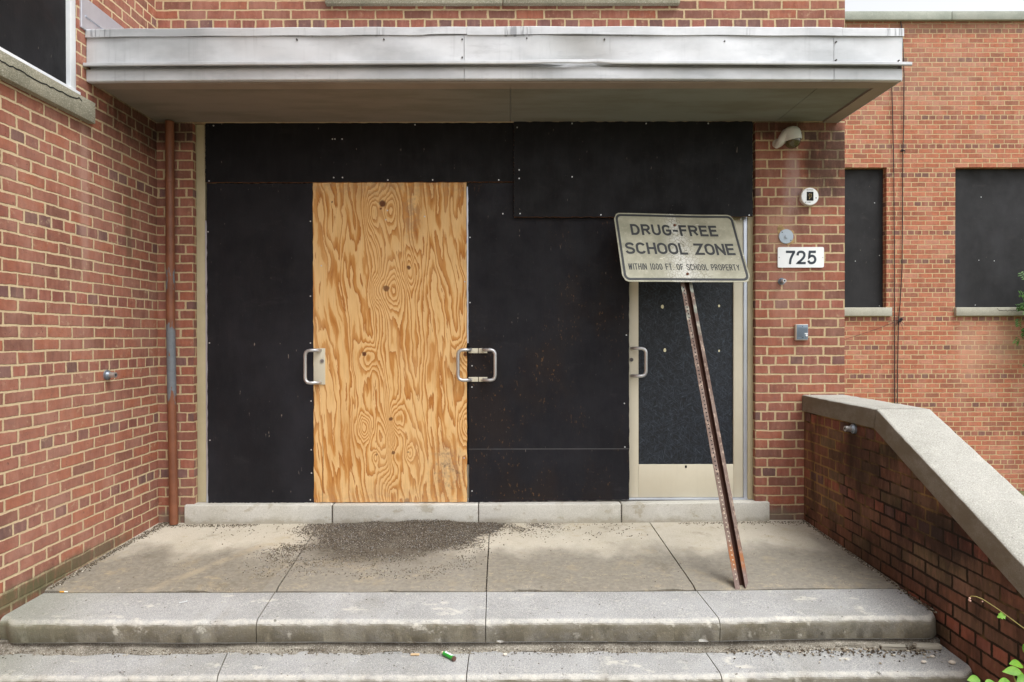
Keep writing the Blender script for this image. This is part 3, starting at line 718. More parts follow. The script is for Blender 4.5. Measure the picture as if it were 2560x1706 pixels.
# ------------------------------------------------------------------ pipe stubs
def stub(c, ax, label, s=1.0):
    c = Vector(c); ax = Vector(ax)
    e = empty('pipe_stub', c, label, 'pipe stub')
    m = MB(); m.cyl(c+ax*.006, ax, .031*s, .012, 24); m.cyl(c+ax*.018, ax, .026*s, .014, 24, .020*s); m.build('flange', galv, e, 40)
    m = MB(); m.cyl(c+ax*.040, ax, .017*s, .040, 20); m.build('pipe_end', handle_metal, e, 40)
    m = MB(); m.cyl(c+ax*.0605, ax, .007*s, .002, 12); m.build('bore', black, e)
    return e
stub((XL, -.60, 1.108), (1, 0, 0), 'small grey pipe stub with flange on the sunlit left brick wall')
stub((2.127, -.695, .772), (-1, 0, 0), 'small grey pipe stub on the dark stair wall under its coping')
e = stub((1.961, 0, 1.743), (0, -1, 0), 'small grey pipe stub on the pillar below the number plate', .8)

# ------------------------------------------------------------------ downpipe
m = MB(); m.tube([(-2.441, -.045, 2.89), (-2.442, -.045, 1.5), (-2.425, -.045, .004)], .030, 20); o = m.build('downpipe', pipe_paint, smooth=50)
tag(o, 'brown painted downpipe with bare metal patches in the left corner', 'downpipe')
m = MB(); m.cyl((-2.4415, -.045, 2.47), (.06, .1, 1), .0345, .03, 20); m.build('pipe_collar', pipe_paint, o, 40)

# ------------------------------------------------------------------ canopy
cp = empty('entrance_canopy', (-.1, -.4, 2.9), 'flat entrance canopy with dented weathered aluminium fascia over the doors', 'canopy')
CX0, CX1, CY = XL+.003, 2.368, -.780
def crown(x):   # the canopy front bows slightly up in the middle
    return .012*(1-((x+.1)/2.5)**2)
def strip(prof, x0, x1, mat, name, n=60, dent=None, end=True):
    m = MB(); bm = m.bm; rows = []
    for k in range(n+1):
        x = x0+(x1-x0)*k/n; row = []
        for (yy, zz) in prof:
            dy, dz = dent(x, yy, zz) if dent else (0, 0)
            row.append(bm.verts.new((x, yy+dy, zz+crown(x)+dz)))
        rows.append(row)
    q = len(prof)
    for A, B in zip(rows, rows[1:]):
        for i in range(q): bm.faces.new([A[i], A[(i+1) % q], B[(i+1) % q], B[i]])
    bm.faces.new(rows[0][::-1]); bm.faces.new(rows[-1])
    return m.build(name, mat, cp, smooth=25)
def dent1(x, yy, zz):
    a = math.exp(-((x-.46)/.20)**2); b = math.exp(-((x-.53)/.05)**2)
    return (.020*a*(1 if yy < CY else 0) - .010*math.exp(-((x-.25)/.15)**2)*(1 if yy < CY else 0), .012*a+.006*b)
def dent2(x, yy, zz):
    a = math.exp(-((x-.42)/.22)**2)
    t = (zz-2.99)/.16
    return (.034*a*(1-t)-.012*math.exp(-((x-.16)/.12)**2)*t+.003*math.sin(x*4.1)+.002*math.sin(x*9.7+zz*20), 0)
segs = [(CX0, -.2805), (-.2775, 1.9535), (1.9565, CX1)]
for (a, b) in segs:
    n = int((b-a)*30)
    face = [(CY, 2.985), (CY, 3.02), (CY, 3.06), (CY, 3.10), (CY, 3.150), (CY+.03, 3.150), (CY+.03, 2.985)]
    strip(face, a, b, aluminium, 'fascia_panel', n, dent2)
    strip([(CY+.004, 2.888), (CY, 2.893), (CY-.002, 2.958), (CY+.03, 2.961), (CY+.03, 2.888)], a, b, aluminium, 'lower_band', n)
strip([(CY-.010, 3.1515), (CY-.010, 3.195), (CY-.004, 3.201), (CY+.05, 3.205), (CY+.05, 3.1515)], CX0, -.262, aluminium, 'cap_flashing', 60, lambda x, a, b: (0, .0015*math.sin(x*13)+(.004 if b < 3.16 and x > -.5 else 0)))
strip([(CY-.012, 3.1505), (CY-.012, 3.196), (CY-.005, 3.203), (CY+.05, 3.207), (CY+.05, 3.1505)], -.2605, 2.00, aluminium, 'cap_flashing', 60, lambda x, a, b: (0, .0015*math.sin(x*11)+(.007*math.exp(-((x-.4)/.18)**2) if b < 3.16 else 0)))
strip([(CY-.011, 3.1515), (CY-.011, 3.195), (CY-.004, 3.201), (CY+.05, 3.205), (CY+.05, 3.1515)], 2.0015, CX1+.004, aluminium, 'cap_flashing', 12)
strip([(CY-.030, 2.966), (CY-.033, 2.972), (CY-.033, 2.986), (CY-.026, 2.990), (CY-.0005, 2.991), (CY-.0005, 2.984), (CY-.026, 2.966)], CX0-.0, CX1+.040, aluminium, 'drip_ridge', 130, dent1)
body = MB(); body.box(CX0+.004, CX1-.006, CY+.032, -.003, 2.9125, 3.17); body.box(CX0+.003, CX1-.002, CY+.031, -.003, 3.172, 3.19); body.build('roof_slab', aluminium, cp)
m = MB(); m.prism([(CY+.002, 2.887), (CY+.002, 3.15), (-.003, 3.15), (-.003, 2.887)], 'X', CX1-.005, CX1-.001); m.build('end_plate', aluminium, cp)
m = MB(); m.box(CX0, CX1-.006, CY+.031, CY+.125, 2.889, 2.9115); m.box(2.262, CX1-.006, CY+.1255, -.003, 2.889, 2.911); m.build('soffit_strip', soffit_edge, cp)
for (a, b) in ((CX0, .0), (.003, 1.925), (1.929, 2.258)):
    m = MB(); m.box(a, b, CY+.126, -.003, 2.9015, 2.912); m.build('soffit_panel', soffit, cp)
for (x, z) in ((-1.286, 3.133), (-.762, 3.131), (-.290, 3.130), (-.290, 3.021), (.099, 3.135), (.568, 3.130), (1.292, 3.120), (1.966, 3.120), (1.966, 3.011), (2.344, 3.010)):
    m = MB(); m.cyl((x, CY-.003, z+crown(x)-.004), (0, 1, 0), .0048, .010, 12); m.build('screw', screw_dark, cp)

# ------------------------------------------------------------------ threshold sill
ts = empty('threshold_sill', (-.2, -.02, .07), 'pale concrete door sill blocks under the boarded doors', 'door sill')
for (a, b, t, c) in ((-2.36, -1.296, .135, .135), (-1.289, -.240, .134, .134), (-.235, .793, .134, .137), (.799, 1.868, .137, .148)):
    m = MB(); m.box(a, b, -.030, .28, -.06, .135, .009, 3)
    for v in m.bm.verts:
        if v.co.z > .05: v.co.z += (t-.135) + (c-t)*(v.co.x-a)/(b-a)
    m.build('sill_block', white_concrete, ts, 40)
m = MB(); m.box(-1.2955, -1.2895, -.026, .2, -.02, .128); m.box(-.2398, -.2352, -.026, .2, -.02, .128); m.box(.7935, .7985, -.026, .2, -.02, .128); m.build('sill_joint', joint_mat, ts)

# ------------------------------------------------------------------ door frame and doors
df = empty('door_frame', (-.2, .08, .14), 'cream metal door frame around the boarded entrance', 'door frame')
m = MB(); m.box(-2.299, -2.232, .045, .20, .137, 2.899, .004); m.build('jamb', cream, df, 40)
m = MB(); m.box(1.735, 1.774, .045, .20, .149, 2.899, .004); m.build('jamb', cream, df, 40)
m = MB(); m.box(-2.2315, -2.2125, .040, .10, .137, 2.20, .002); m.build('track', track, df, 40)
m = MB(); m.box(1.7085, 1.7345, .052, .10, .149, 2.899, .002); m.build('track', track, df, 40)
m = MB(); m.box(-2.21, 1.708, .10, .19, 2.22, 2.899); m.build('transom', cream, df)
m = MB(); m.box(.80, 1.7345, .045, .20, .146, .158, .002); m.build('threshold_plate', track, df, 40)
def handle_bow(xm, zt, zb, dx, y0, r=.0125, dy=-.065):
    zt -= r; zb += r
    pts = []; s = 1 if dx > 0 else -1; c = .040
    P0 = [(xm, y0, zt), (xm, y0-.012, zt)]
    # stem out of the door, curving sideways as it comes forward
    def bez(p, q, w, n=8):
        return [tuple((1-t)**2*a+2*t*(1-t)*b+t*t*d for a, b, d in zip(p, q, w)) for t in [k/n for k in range(n+1)]]
    A = bez((xm, y0, zt), (xm, y0+dy*.9, zt), (xm+dx-s*c, y0+dy, zt))
    B = bez((xm+dx-s*c, y0+dy, zt), (xm+dx, y0+dy, zt), (xm+dx, y0+dy, zt-c))
    Cc = bez((xm+dx, y0+dy, zb+c), (xm+dx, y0+dy, zb), (xm+dx-s*c, y0+dy, zb))
    D = bez((xm+dx-s*c, y0+dy, zb), (xm, y0+dy*.9, zb), (xm, y0, zb))
    return A + B[1:] + Cc + D[1:], r
DG = 'metal doors of the boarded entrance'
def door(x0, x1, label, vis, handle, lock=None):
    d = empty('metal_door', ((x0+x1)/2, .09, .14), label, 'door', DG)
    m = MB(); yb = .062
    for (a, b, c, e) in ((x0, x0+.070, .160, 2.200), (x1-.070, x1, .160, 2.200), (x0+.0705, x1-.0705, .160, .403), (x0+.0705, x1-.0705, 2.10, 2.200)):
        m.box(a, b, yb, yb+.045, c, e, .002)
    m.build('door_frame_rails', beige, d, 40)
    m = MB(); m.box(x0+.0708, x1-.0708, yb+.012, yb+.03, .4035, 2.0995); m.build('glazing_board', osb, d)
    xm, zt, zb, dx, y0, dy = handle
    m = MB(); pts, r = handle_bow(xm, zt, zb, dx, y0, dy=dy); m.tube(pts, r, 14); m.build('pull_handle', handle_metal, d, 60)
    if lock:
        lx, lz, lm, ly = lock
        m = MB(); m.cyl((lx, ly, lz), (0, 1, 0), .014, .012, 20); lo = m.build('lock_cylinder', lm, d, 40)
        m = MB(); m.box(lx-.0015, lx+.0015, ly-.0075, ly-.0062, lz-.007, lz+.003); m.build('keyhole', black, lo)
    return d
d1 = door(-2.21, -1.352, 'leftmost metal door, hidden behind the left black board except its beige stile and handle', None, (-1.385, 1.262, 1.003, -.098, .030, -.060), (-1.372, 1.172, lock_metal, .012))
m = MB(); m.box(-1.436, -1.353, .014, .060, 1.000, 1.264, .002); m.build('stile_plate', beige, d1, 40)
d2 = door(-1.345, -.2375, 'metal door behind the raw plywood board, its handle bowing left', None, (-.292, 1.264, 1.020, -.090, .030, -.060))
m = MB(); m.box(-.3095, -.2405, .020, .060, 1.226, 1.262, .002); m.box(-.3095, -.2405, .020, .060, 1.018, 1.052, .002); m.build('stile_plate', beige, d2, 40)
d3 = door(-.2345, .862, 'metal door behind the middle black board, its handle bowing right', None, (-.204, 1.264, 1.020, .090, .030, -.060))
m = MB(); m.box(-.2355, -.172, .020, .060, 1.226, 1.262, .002); m.box(-.2355, -.172, .020, .060, 1.018, 1.052, .002); m.build('stile_plate', beige, d3, 40)
m = MB(); m.box(-.3205, -.3100, .034, .060, 1.30, 2.44); m.build('weather_strip', track, d3)
d4 = door(.868, 1.707, 'exposed beige metal door at the right with a blue black glazing board', None, (.888, 1.272, 1.046, .092, .062, -.062), (.885, 1.175, dark_metal, .058))
m = MB(); m.box(1.279, 1.293, .060, .0625, .378, .396); m.build('screw_hole', black, d4)
for (x, z, s) in ((1.116, 1.565, .018), (1.534, 1.570, .012), (1.134, 1.244, .017), (1.534, 1.238, .010)):
    m = MB(); a = random.uniform(0, 3); m.cyl((x, .0735, z), (0, 1, 0), s*.6, .003, 9)
    for v in m.bm.verts: v.co.z = z + (v.co.z-z)*1.35 + random.uniform(-.002, .002)
    m.build('paint_chip', G('chip_cream', .8).out(lin(228, 222, 186)), d4)

# ------------------------------------------------------------------ plywood boards
NAILME = None
def board(name, x0, x1, z0, z1, y, mat, label, nails, t=.016, edge=None, holes=(), bottom=None):
    o0 = empty(name, ((x0+x1)/2, y, z0), label, 'plywood board', 'boards nailed over the entrance')
    m = MB(); bm = m.bm; rr = random.Random(int(abs(x0*100)+z0*10))
    def line(p, q, n):
        out = []
        for k in range(n):
            f = k/n; out.append((p[0]+(q[0]-p[0])*f + (rr.uniform(-.0025, .0025)), p[1]+(q[1]-p[1])*f + rr.uniform(-.0025, .0025)))
        return out
    bz = bottom if bottom else (z0, z0)
    poly = line((x0, bz[0]), (x1, bz[1]), 60) + line((x1, bz[1]), (x1, z1), 60) + line((x1, z1), (x0, z1), 60) + line((x0, z1), (x0, bz[0]), 60)
    m.prism(poly, 'Y', y, y+t)
    b = m.build('sheet', mat, o0)
    if edge:
        b.data.materials.append(edge)
        for f in b.data.polygons:
            if abs(f.normal.y) < .5: f.material_index = 1
    global NAILME
    for (x, z) in nails:
        if NAILME is None:
            n = MB(); n.cyl((0, 0, 0), (0, 1, 0), .0050, .003, 10); no = n.build('nail', nail_mat); NAILME = no.data
        else:
            no = bpy.data.objects.new('nail', NAILME); COL.objects.link(no)
        no.parent = o0; no.location = Vector((x, y-.0014, z)) - Vector(o0.location)
    return o0
board('plywood_board', -2.214, .030, 2.470, 2.899, .014, board_a, 'wide black painted plywood board under the canopy at upper left', [(-2.154, 2.880), (-.693, 2.885), (-1.292, 2.782), (-1.274, 2.782), (-1.222, 2.782), (-1.284, 2.503), (-1.220, 2.503), (-.891, 2.485), (-.566, 2.485), (-.086, 2.484), (-2.188, 2.480)], edge=board_edge)
board('plywood_board', .024, 1.752, 2.211, 2.899, -.006, board_b, 'large black painted plywood board at upper right, overlapping its neighbours', [(.048, 2.858), (.062, 2.551), (.062, 2.490), (.445, 2.886), (.981, 2.885), (1.430, 2.885), (.445, 2.501), (.068, 2.236), (.653, 2.226), (1.726, 2.222)], edge=board_edge)
board('plywood_board', -2.214, -1.441, .137, 2.466, .030, board_c, 'tall black painted plywood board at left beside the raw plywood', [(-2.198, 1.304), (-2.198, .594), (-2.205, 2.114), (-1.459, 2.189), (-1.461, 1.644), (-1.462, 1.302), (-1.459, .879), (-1.459, .523), (-1.458, .353), (-1.467, .157)], edge=board_edge)
board('plywood_board', -1.4385, -.322, .140, 2.4685, .024, plywood, 'raw unpainted plywood board with swirling orange grain and knots', [(-.897, 2.266), (-.909, 2.199), (-.626, 2.222), (-1.379, 1.865), (-.335, 1.747), (-.343, .462)], t=.02, edge=G('ply_edge', .85).out(lin(196, 140, 78)))
board('plywood_board', -.309, .863, .140, 2.4685, .030, board_d, 'wide black plywood board with orange scuffs beside the exposed beige door', [(-.297, 2.070), (-.298, 1.595), (-.284, 1.134), (-.285, .979), (-.286, .219), (-.057, 2.242), (.843, 1.356), (.828, .857), (.831, .538)], edge=board_edge, bottom=(.137, .152))

# ------------------------------------------------------------------ lettering strokes
def arc(cx, cy, rx, ry, a0, a1, n=12):
    return [(cx+rx*math.cos(R(a0+(a1-a0)*k/n)), cy+ry*math.sin(R(a0+(a1-a0)*k/n))) for k in range(n+1)]
def spl(P, n=6):
    out = []
    Q = [P[0]] + P + [P[-1]]
    for i in range(1, len(Q)-2):
        for k in range(n):
            t = k/n; a, b, c, d = Q[i-1], Q[i], Q[i+1], Q[i+2]
            out.append(tuple(.5*(2*b[j]+(c[j]-a[j])*t+(2*a[j]-5*b[j]+4*c[j]-d[j])*t*t+(-a[j]+3*b[j]-3*c[j]+d[j])*t**3) for j in (0, 1)))
    return out + [P[-1]]
GL = {
 'D': (.76, [[(0, 0), (0, 1), (.42, 1)] + arc(.42, .5, .58, .5, 90, -90, 16)[1:] + [(0, 0)]]),
 'R': (.76, [[(0, -.0), (0, 1), (.62, 1)] + arc(.62, .75, .38, .25, 90, -90, 12)[1:] + [(0, .5)], [(.52, .5), (1.0, 0)]]),
 'U': (.76, [[(0, 1), (0, .36)] + arc(.5, .36, .5, .36, 180, 360, 14)[1:] + [(1, 1)]]),
 'G': (.78, [arc(.5, .68, .5, .32, 25, 180, 10) + arc(.5, .32, .5, .32, 180, 350, 12) + [(1, .46), (.56, .46)]]),
 '-': (.44, [[(0, .46), (1, .46)]]),
 'F': (.66, [[(0, 0), (0, 1), (1, 1)], [(0, .53), (.86, .53)]]),
 'E': (.68, [[(1, 0), (0, 0), (0, 1), (1, 1)], [(0, .53), (.86, .53)]]),
 'S': (.78, [spl([(.97, .80), (.82, .95), (.5, 1.0), (.16, .93), (.04, .76), (.16, .60), (.5, .51), (.84, .42), (.98, .25), (.84, .06), (.5, 0), (.16, .05), (0, .22)])]),
 'C': (.78, [arc(.5, .68, .5, .32, 22, 180, 10) + arc(.5, .32, .5, .32, 180, 338, 12)]),
 'H': (.76, [[(0, 0), (0, 1)], [(1, 0), (1, 1)], [(0, .52), (1, .52)]]),
 'O': (.80, [arc(.5, .66, .5, .34, 0, 180, 12) + arc(.5, .34, .5, .34, 180, 360, 12) + [(1, .66)]]),
 'L': (.66, [[(0, 1), (0, 0), (1, 0)]]),
 'Z': (.76, [[(0, 1), (1, 1), (0, 0), (1, 0)]]),
 'N': (.76, [[(0, 0), (0, 1)], [(0, 1), (1, 0)], [(1, 0), (1, 1)]]),
 'W': (1.0, [[(0, 1), (.25, 0)], [(.25, 0), (.5, 1)], [(.5, 1), (.75, 0)], [(.75, 0), (1, 1)]]),
 'I': (.16, [[(.5, 0), (.5, 1)]]),
 'T': (.70, [[(0, 1), (1, 1)], [(.5, 1), (.5, 0)]]),
 'P': (.72, [[(0, 0), (0, 1), (.62, 1)] + arc(.62, .73, .38, .27, 90, -90, 12)[1:] + [(0, .46)]]),
 'Y': (.78, [[(0, 1), (.5, .45)], [(1, 1), (.5, .45)], [(.5, .48), (.5, 0)]]),
 '.': (.18, [[(.5, 0), (.5, .06)]]),
 '1': (.36, [[(.1, .74), (.75, 1)], [(.75, 1), (.75, 0)]]),
 '0': (.70, [arc(.5, .66, .5, .34, 0, 180, 12) + arc(.5, .34, .5, .34, 180, 360, 12) + [(1, .66)]]),
 '7': (.68, [[(0, 1), (1, 1)] + spl([(1, .95), (.72, .64), (.52, .34), (.44, 0)])]),
 '2': (.70, [spl([(.03, .68), (.08, .88), (.26, .985), (.5, 1.0), (.76, .97), (.94, .84), (.96, .66), (.84, .48), (.5, .24), (.18, .08), (.06, 0)]) + [(1, 0)]]),
 '5': (.71, [[(.90, 1), (.24, 1)] + [(.12, .50)] + spl([(.14, .52), (.34, .62), (.58, .64), (.84, .55), (.98, .33), (.86, .10), (.56, 0), (.22, .03), (.02, .22)])]),
 ' ': (.45, []),
}
def ribbons(line, h, t, x0, width, cond=1.0, gap=.17):
    """stroke outlines as quads in (x, y); y up from the baseline, scaled so the line spans width"""
    adv = [GL[c][0]*cond for c in line]; tot = sum(adv)
    ng = len(line)-1
    gp = (width/h - tot)/ng if ng else 0
    words = []; quads = []; cx = x0
    for c, a in zip(line, adv):
        for pl in GL[c][1]:
            ww = max(a*h, t*1.001); P = [Vector((cx+t/2+p[0]*(ww-t), t/2+p[1]*(h-t))) for p in pl]
            if c == 'I': P = [Vector((cx+ww/2, 0)), Vector((cx+ww/2, h))]
            else:
                # run open ends out to the full letter height
                for ei, nx in ((0, 1), (-1, -2)):
                    if pl[0] != pl[-1] and abs(P[ei].x-P[nx].x) < .35*abs(P[ei].y-P[nx].y) and (pl[ei][1] in (0, 1)):
                        P[ei] = P[ei] + (P[ei]-P[nx]).normalized()*t/2
                    elif pl[0] != pl[-1] and abs(P[ei].y-P[nx].y) < 1e-6:
                        P[ei] = P[ei] + (P[ei]-P[nx]).normalized()*t/2
            Q = [P[0]]
            for q in P[1:]:
                n = max(1, int((q-Q[-1]).length/.02)); b = Q[-1]
                for k in range(1, n+1): Q.append(b+(q-b)*k/n)
            closed = (Q[0]-Q[-1]).length < 1e-6
            offs = []
            for i, p in enumerate(Q):
                if closed: d0 = Q[i]-Q[i-1] if i else Q[-1]-Q[-2]; d1 = (Q[i+1]-Q[i]) if i < len(Q)-1 else Q[1]-Q[0]
                else: d0 = Q[i]-Q[i-1] if i else Q[1]-Q[0]; d1 = Q[i+1]-Q[i] if i < len(Q)-1 else Q[-1]-Q[-2]
                if d0.length < 1e-9: d0 = d1
                if d1.length < 1e-9: d1 = d0
                n0 = Vector((-d0.y, d0.x)).normalized(); n1 = Vector((-d1.y, d1.x)).normalized()
                mv = n0+n1
                if mv.length < .3: mv = n0
                mv.normalize(); k = min(1/max(mv.dot(n0), .38), 2.2)
                offs.append(mv*k*t/2)
            for i in range(len(Q)-1):
                quads.append([Q[i]+offs[i], Q[i]-offs[i], Q[i+1]-offs[i+1], Q[i+1]+offs[i+1]])
        if c == ' ' or h > .09: words.append(quads); quads = []
        cx += (a+gp)*h
    words.append(quads)
    return [q for q in words if q]

# ------------------------------------------------------------------ leaning sign
sg = empty('leaning_sign', (1.258, -1.17, -.03), 'faded bent DRUG-FREE SCHOOL ZONE sign on a rusty post leaning against the boards', 'sign')
def lean(z): return -1.175 + (z+.03)*.492
POST_A = Vector((1.262, -1.170, -.035)); POST_B = Vector((1.166, lean(2.17)+.0, 2.17))
camo = Vector((0, -4.7071, 1.3413))
# six corners of the bent sheet: outer edges bent forward from the post line
W_, H_ = .80, .475
def corner(x, z, dy):
    return Vector((x, lean(z)-.035+dy, z))
SGC = {(0, 1): corner(.716, 2.205, -.055), (1, 1): corner(1.140, 2.212, 0), (2, 1): corner(1.556, 2.196, -.045),
       (0, 0): corner(.742, 1.706, -.060), (1, 0): corner(1.196, 1.706, 0), (2, 0): corner(1.597, 1.706, -.050)}
def smap(u, v, off=0.0):
    """u, v in metres on the sheet -> place on the bent sheet"""
    s = u/W_*2; t = v/H_
    def P(s):
        if s < 1: a, b, f = 0, 1, s
        else: a, b, f = 1, 2, s-1
        return SGC[(a, 0)].lerp(SGC[(b, 0)], f).lerp(SGC[(a, 1)].lerp(SGC[(b, 1)], f), t)
    e = .035
    if abs(s-1) < e:   # soft crease
        k = (s-(1-e))/(2*e); p0, p1, p2 = P(1-e), P(1.0), P(1+e)
        p = p0*(1-k)**2 + p1*2*k*(1-k) + p2*k*k
    else: p = P(s)
    bend = .006*math.sin(s*2.2+t*1.5)
    n = Vector((0, -.897, .44))
    return p + n*(off + bend)
def rrect(x0, x1, y0, y1, r, n=8):
    return arc(x1-r, y1-r, r, r, 0, 90, n) + arc(x0+r, y1-r, r, r, 90, 180, n) + arc(x0+r, y0+r, r, r, 180, 270, n) + arc(x1-r, y0+r, r, r, 270, 360, n)
def sheet(off0, off1, mat, name):
    m = MB(); bm = m.bm; N = 48; fr = []; bk = []; r = .042
    for k in range(N+1):
        u = W_*k/N; ins = 0
        if u < r: ins = r-math.sqrt(max(0, r*r-(r-u)**2))
        if u > W_-r: ins = r-math.sqrt(max(0, r*r-(r-(W_-u))**2))
        fr.append([bm.verts.new(smap(u, ins+(H_-2*ins)*j/10, off1)) for j in range(11)])
        bk.append([bm.verts.new(smap(u, ins+(H_-2*ins)*j/10, off0)) for j in range(11)])
    for k in range(N):
        for j in range(10):
            bm.faces.new([fr[k][j], fr[k+1][j], fr[k+1][j+1], fr[k][j+1]])
            bm.faces.new([bk[k][j], bk[k][j+1], bk[k+1][j+1], bk[k+1][j]])
        for j in (0, 10): bm.faces.new([fr[k][j], bk[k][j], bk[k+1][j], fr[k+1][j]])
    for k in (0, N):
        for j in range(10): bm.faces.new([fr[k][j], fr[k][j+1], bk[k][j+1], bk[k][j]])
    return m.build(name, mat, sg, 50)
panel = sheet(0, .003, sign_face, 'sign_panel')
m = MB(); bm = m.bm
oi, th = .0095, .0145
A = rrect(oi, W_-oi, oi, H_-oi, .036); B = rrect(oi+th, W_-oi-th, oi+th, H_-oi-th, .024)
def dens(P):
    out = []
    for i in range(len(P)):
        a, b = P[i], P[(i+1) % len(P)]; n = 24 if math.hypot(a[0]-b[0], a[1]-b[1]) > .1 else 1
        for k in range(n): out.append((a[0]+(b[0]-a[0])*k/n, a[1]+(b[1]-a[1])*k/n))
    return out
A, B = dens(A), dens(B)
va = [bm.verts.new(smap(*p, .0042)) for p in A]; vb = [bm.verts.new(smap(*p, .0042)) for p in B]
for i in range(len(va)): bm.faces.new([va[i], va[(i+1) % len(va)], vb[(i+1) % len(vb)], vb[i]])
m.build('border_line', letter_mat, panel)
m = MB()
for (txt, v0, h, t, u0, wd, cond) in (('DRUG-FREE', .316, .078, .0152, .098, .572, 1.0), ('SCHOOL ZONE', .184, .080, .0152, .042, .706, 1.0), ('WITHIN 1000 FT. OF SCHOOL PROPERTY', .078, .042, .0054, .044, .706, .62)):
    for word in ribbons(txt, h, t, u0, wd, cond):
        m = MB()
        for q in word: m.face([smap(p.x, v0+p.y, .0042) for p in q])
        bmesh.ops.remove_doubles(m.bm, verts=m.bm.verts[:], dist=.0001)
        m.build('word', letter_mat, panel)
# U-channel post
axis = (POST_B-POST_A).normalized(); pside = Vector((1, 0, 0)); pside = (pside-axis*pside.dot(axis)).normalized(); pout = axis.cross(pside).normalized()
if pout.y > 0: pout = -pout
def post_pt(s, a, b): return POST_A + axis*s + pside*a + pout*b
PL = (POST_B-POST_A).length
prof = [(-.040, .004), (-.013, .004), (-.010, -.030), (.014, -.030), (.017, .004), (.038, .004)]
m = MB(); bm = m.bm; t = .0035
outer = prof; inner = [(-.040, 0), (-.0165, 0), (-.0135, -.034), (.0175, -.034), (.0205, 0), (.038, 0)]
loop = outer + inner[::-1]
n = 40; rows = []
for k in range(n+1):
    s = PL*k/n; row = []
    for i, (a, b) in enumerate(loop):
        s2 = s
        if k == 0: s2 = s + (.030 if a > .02 else 0) - (.008 if a < -.02 else 0)
        row.append(bm.verts.new(post_pt(s2, a*1.0, b)))
    rows.append(row)
q = len(loop)
for A2, B2 in zip(rows, rows[1:]):
    for i in range(q): bm.faces.new([A2[i], A2[(i+1) % q], B2[(i+1) % q], B2[i]])
bm.faces.new(rows[0][::-1]); bm.faces.new(rows[-1])
po = m.build('post', rust, sg, 30)
po.data.materials.append(rust_inner)
for f in po.data.polygons:
    c = f.center - POST_A; b = c.dot(pout); a = c.dot(pside)
    if b < -.012 and abs(a) < .018 and f.normal.dot(Vector(pout)) > -.4: f.material_index = 1
m = MB(); mw = MB()
s = .05
while s < PL-.55:
    c = post_pt(s, -.0245, .0044); tgt = mw if s < .62 else m
    tgt.cyl(c, pout, .0042, .0014, 10); s += .0254
m.build('post_hole', black, po); mw.build('post_hole', G('hole_daylight', .9).out(lin(176, 166, 146)), po)
for (u, v) in ((.400, .392), (.400, .052)):
    m = MB(); c = smap(u, v, .006); m.cyl(c, (0, -.897, .44), .0095, .006, 14); m.build('bolt', rust_bolt, sg, 40)

# ------------------------------------------------------------------ pillar fittings
# security camera
sc = empty('security_camera', (1.98, -.06, 2.78), 'white dome security camera high on the right pillar', 'camera')
m = MB(); m.cyl((1.925, -.012, 2.738), (0, 1, 0), .030, .024, 20); m.box(1.905, 1.945, -.05, -.004, 2.708, 2.763, .008); m.build('wall_mount', cam_white, sc, 40)
m = MB(); m.tube([(1.918, -.02, 2.718), (1.922, -.07, 2.723), (1.930, -.095, 2.745), (1.955, -.100, 2.773), (1.985, -.1, 2.779)], [.020, .026, .032, .042, .046], 16); m.build('arm', cam_white, sc, 60)
m = MB(); bm = m.bm
rot = Matrix.Translation((1.994, -.10, 2.758)) @ Matrix.Rotation(R(-10), 4, 'Y') @ Matrix.Scale(1.14, 4)
prof = [(0, .064), (.022, .061), (.040, .052), (.052, .036), (.0565, .018), (.0565, -.022), (.0525, -.024), (.050, -.018)]
rings = []
for (r, z) in prof:
    rings.append([bm.verts.new(rot @ Vector((max(r, .0005)*math.cos(2*math.pi*k/28), max(r, .0005)*math.sin(2*math.pi*k/28), z))) for k in range(28)])
for A2, B2 in zip(rings, rings[1:]):
    for k in range(28): bm.faces.new([A2[k], A2[(k+1) % 28], B2[(k+1) % 28], B2[k]])
m.build('housing', cam_white, sc, 50)
m = MB(); bmesh.ops.create_uvsphere(m.bm, u_segments=24, v_segments=14, radius=.048, matrix=rot @ Matrix.Translation((0, 0, -.024))); m.build('dome', dome, sc, 60)
# round box
rb = empty('junction_box', (2.154, -.03, 2.351), 'white round electrical box with an open rectangular hole on the pillar', 'electrical box')
m = MB(); m.cyl((2.154, -.016, 2.351), (0, 1, 0), .064, .032, 36); m.build('box_rim', metal_paint('box_rim_paint', lin(204, 200, 190), lin(186, 180, 168), .5, 0, False), rb, 40)
m = MB(); m.cyl((2.154, -.0335, 2.351), (0, 1, 0), .0600, .004, 36); m.build('box_face', white_plate, rb, 40)
m = MB(); m.box(2.130, 2.178, -.0368, -.0358, 2.320, 2.384); m.build('opening', black, rb)
m = MB(); rr = random.Random(4)
for k in range(8): m.box(2.154+rr.uniform(-.012, .010), 2.160+rr.uniform(-.01, .012), -.0392, -.0370, 2.335+rr.uniform(-.01, .02), 2.343+rr.uniform(0, .03))
m.build('terminal', G('brass_bits', .5, .4).out(lin(170, 150, 110)), rb)
m = MB()
for k in range(7): m.box(2.128+k*.0075, 2.131+k*.0075+rr.uniform(0, .003), -.0363, -.0356, 2.393+rr.uniform(0, .004), 2.400)
m.build('rust_mark', screw_dark, rb); m = MB()
for k in range(5): m.box(2.118+k*.008, 2.121+k*.008+rr.uniform(0, .003), -.0363, -.0356, 2.306+rr.uniform(0, .004), 2.312)
m.build('rust_mark', screw_dark, rb)
m = MB(); m.cyl((2.197, -.0358, 2.340), (0, 1, 0), .004, .002, 10); m.build('screw', screw_dark, rb)
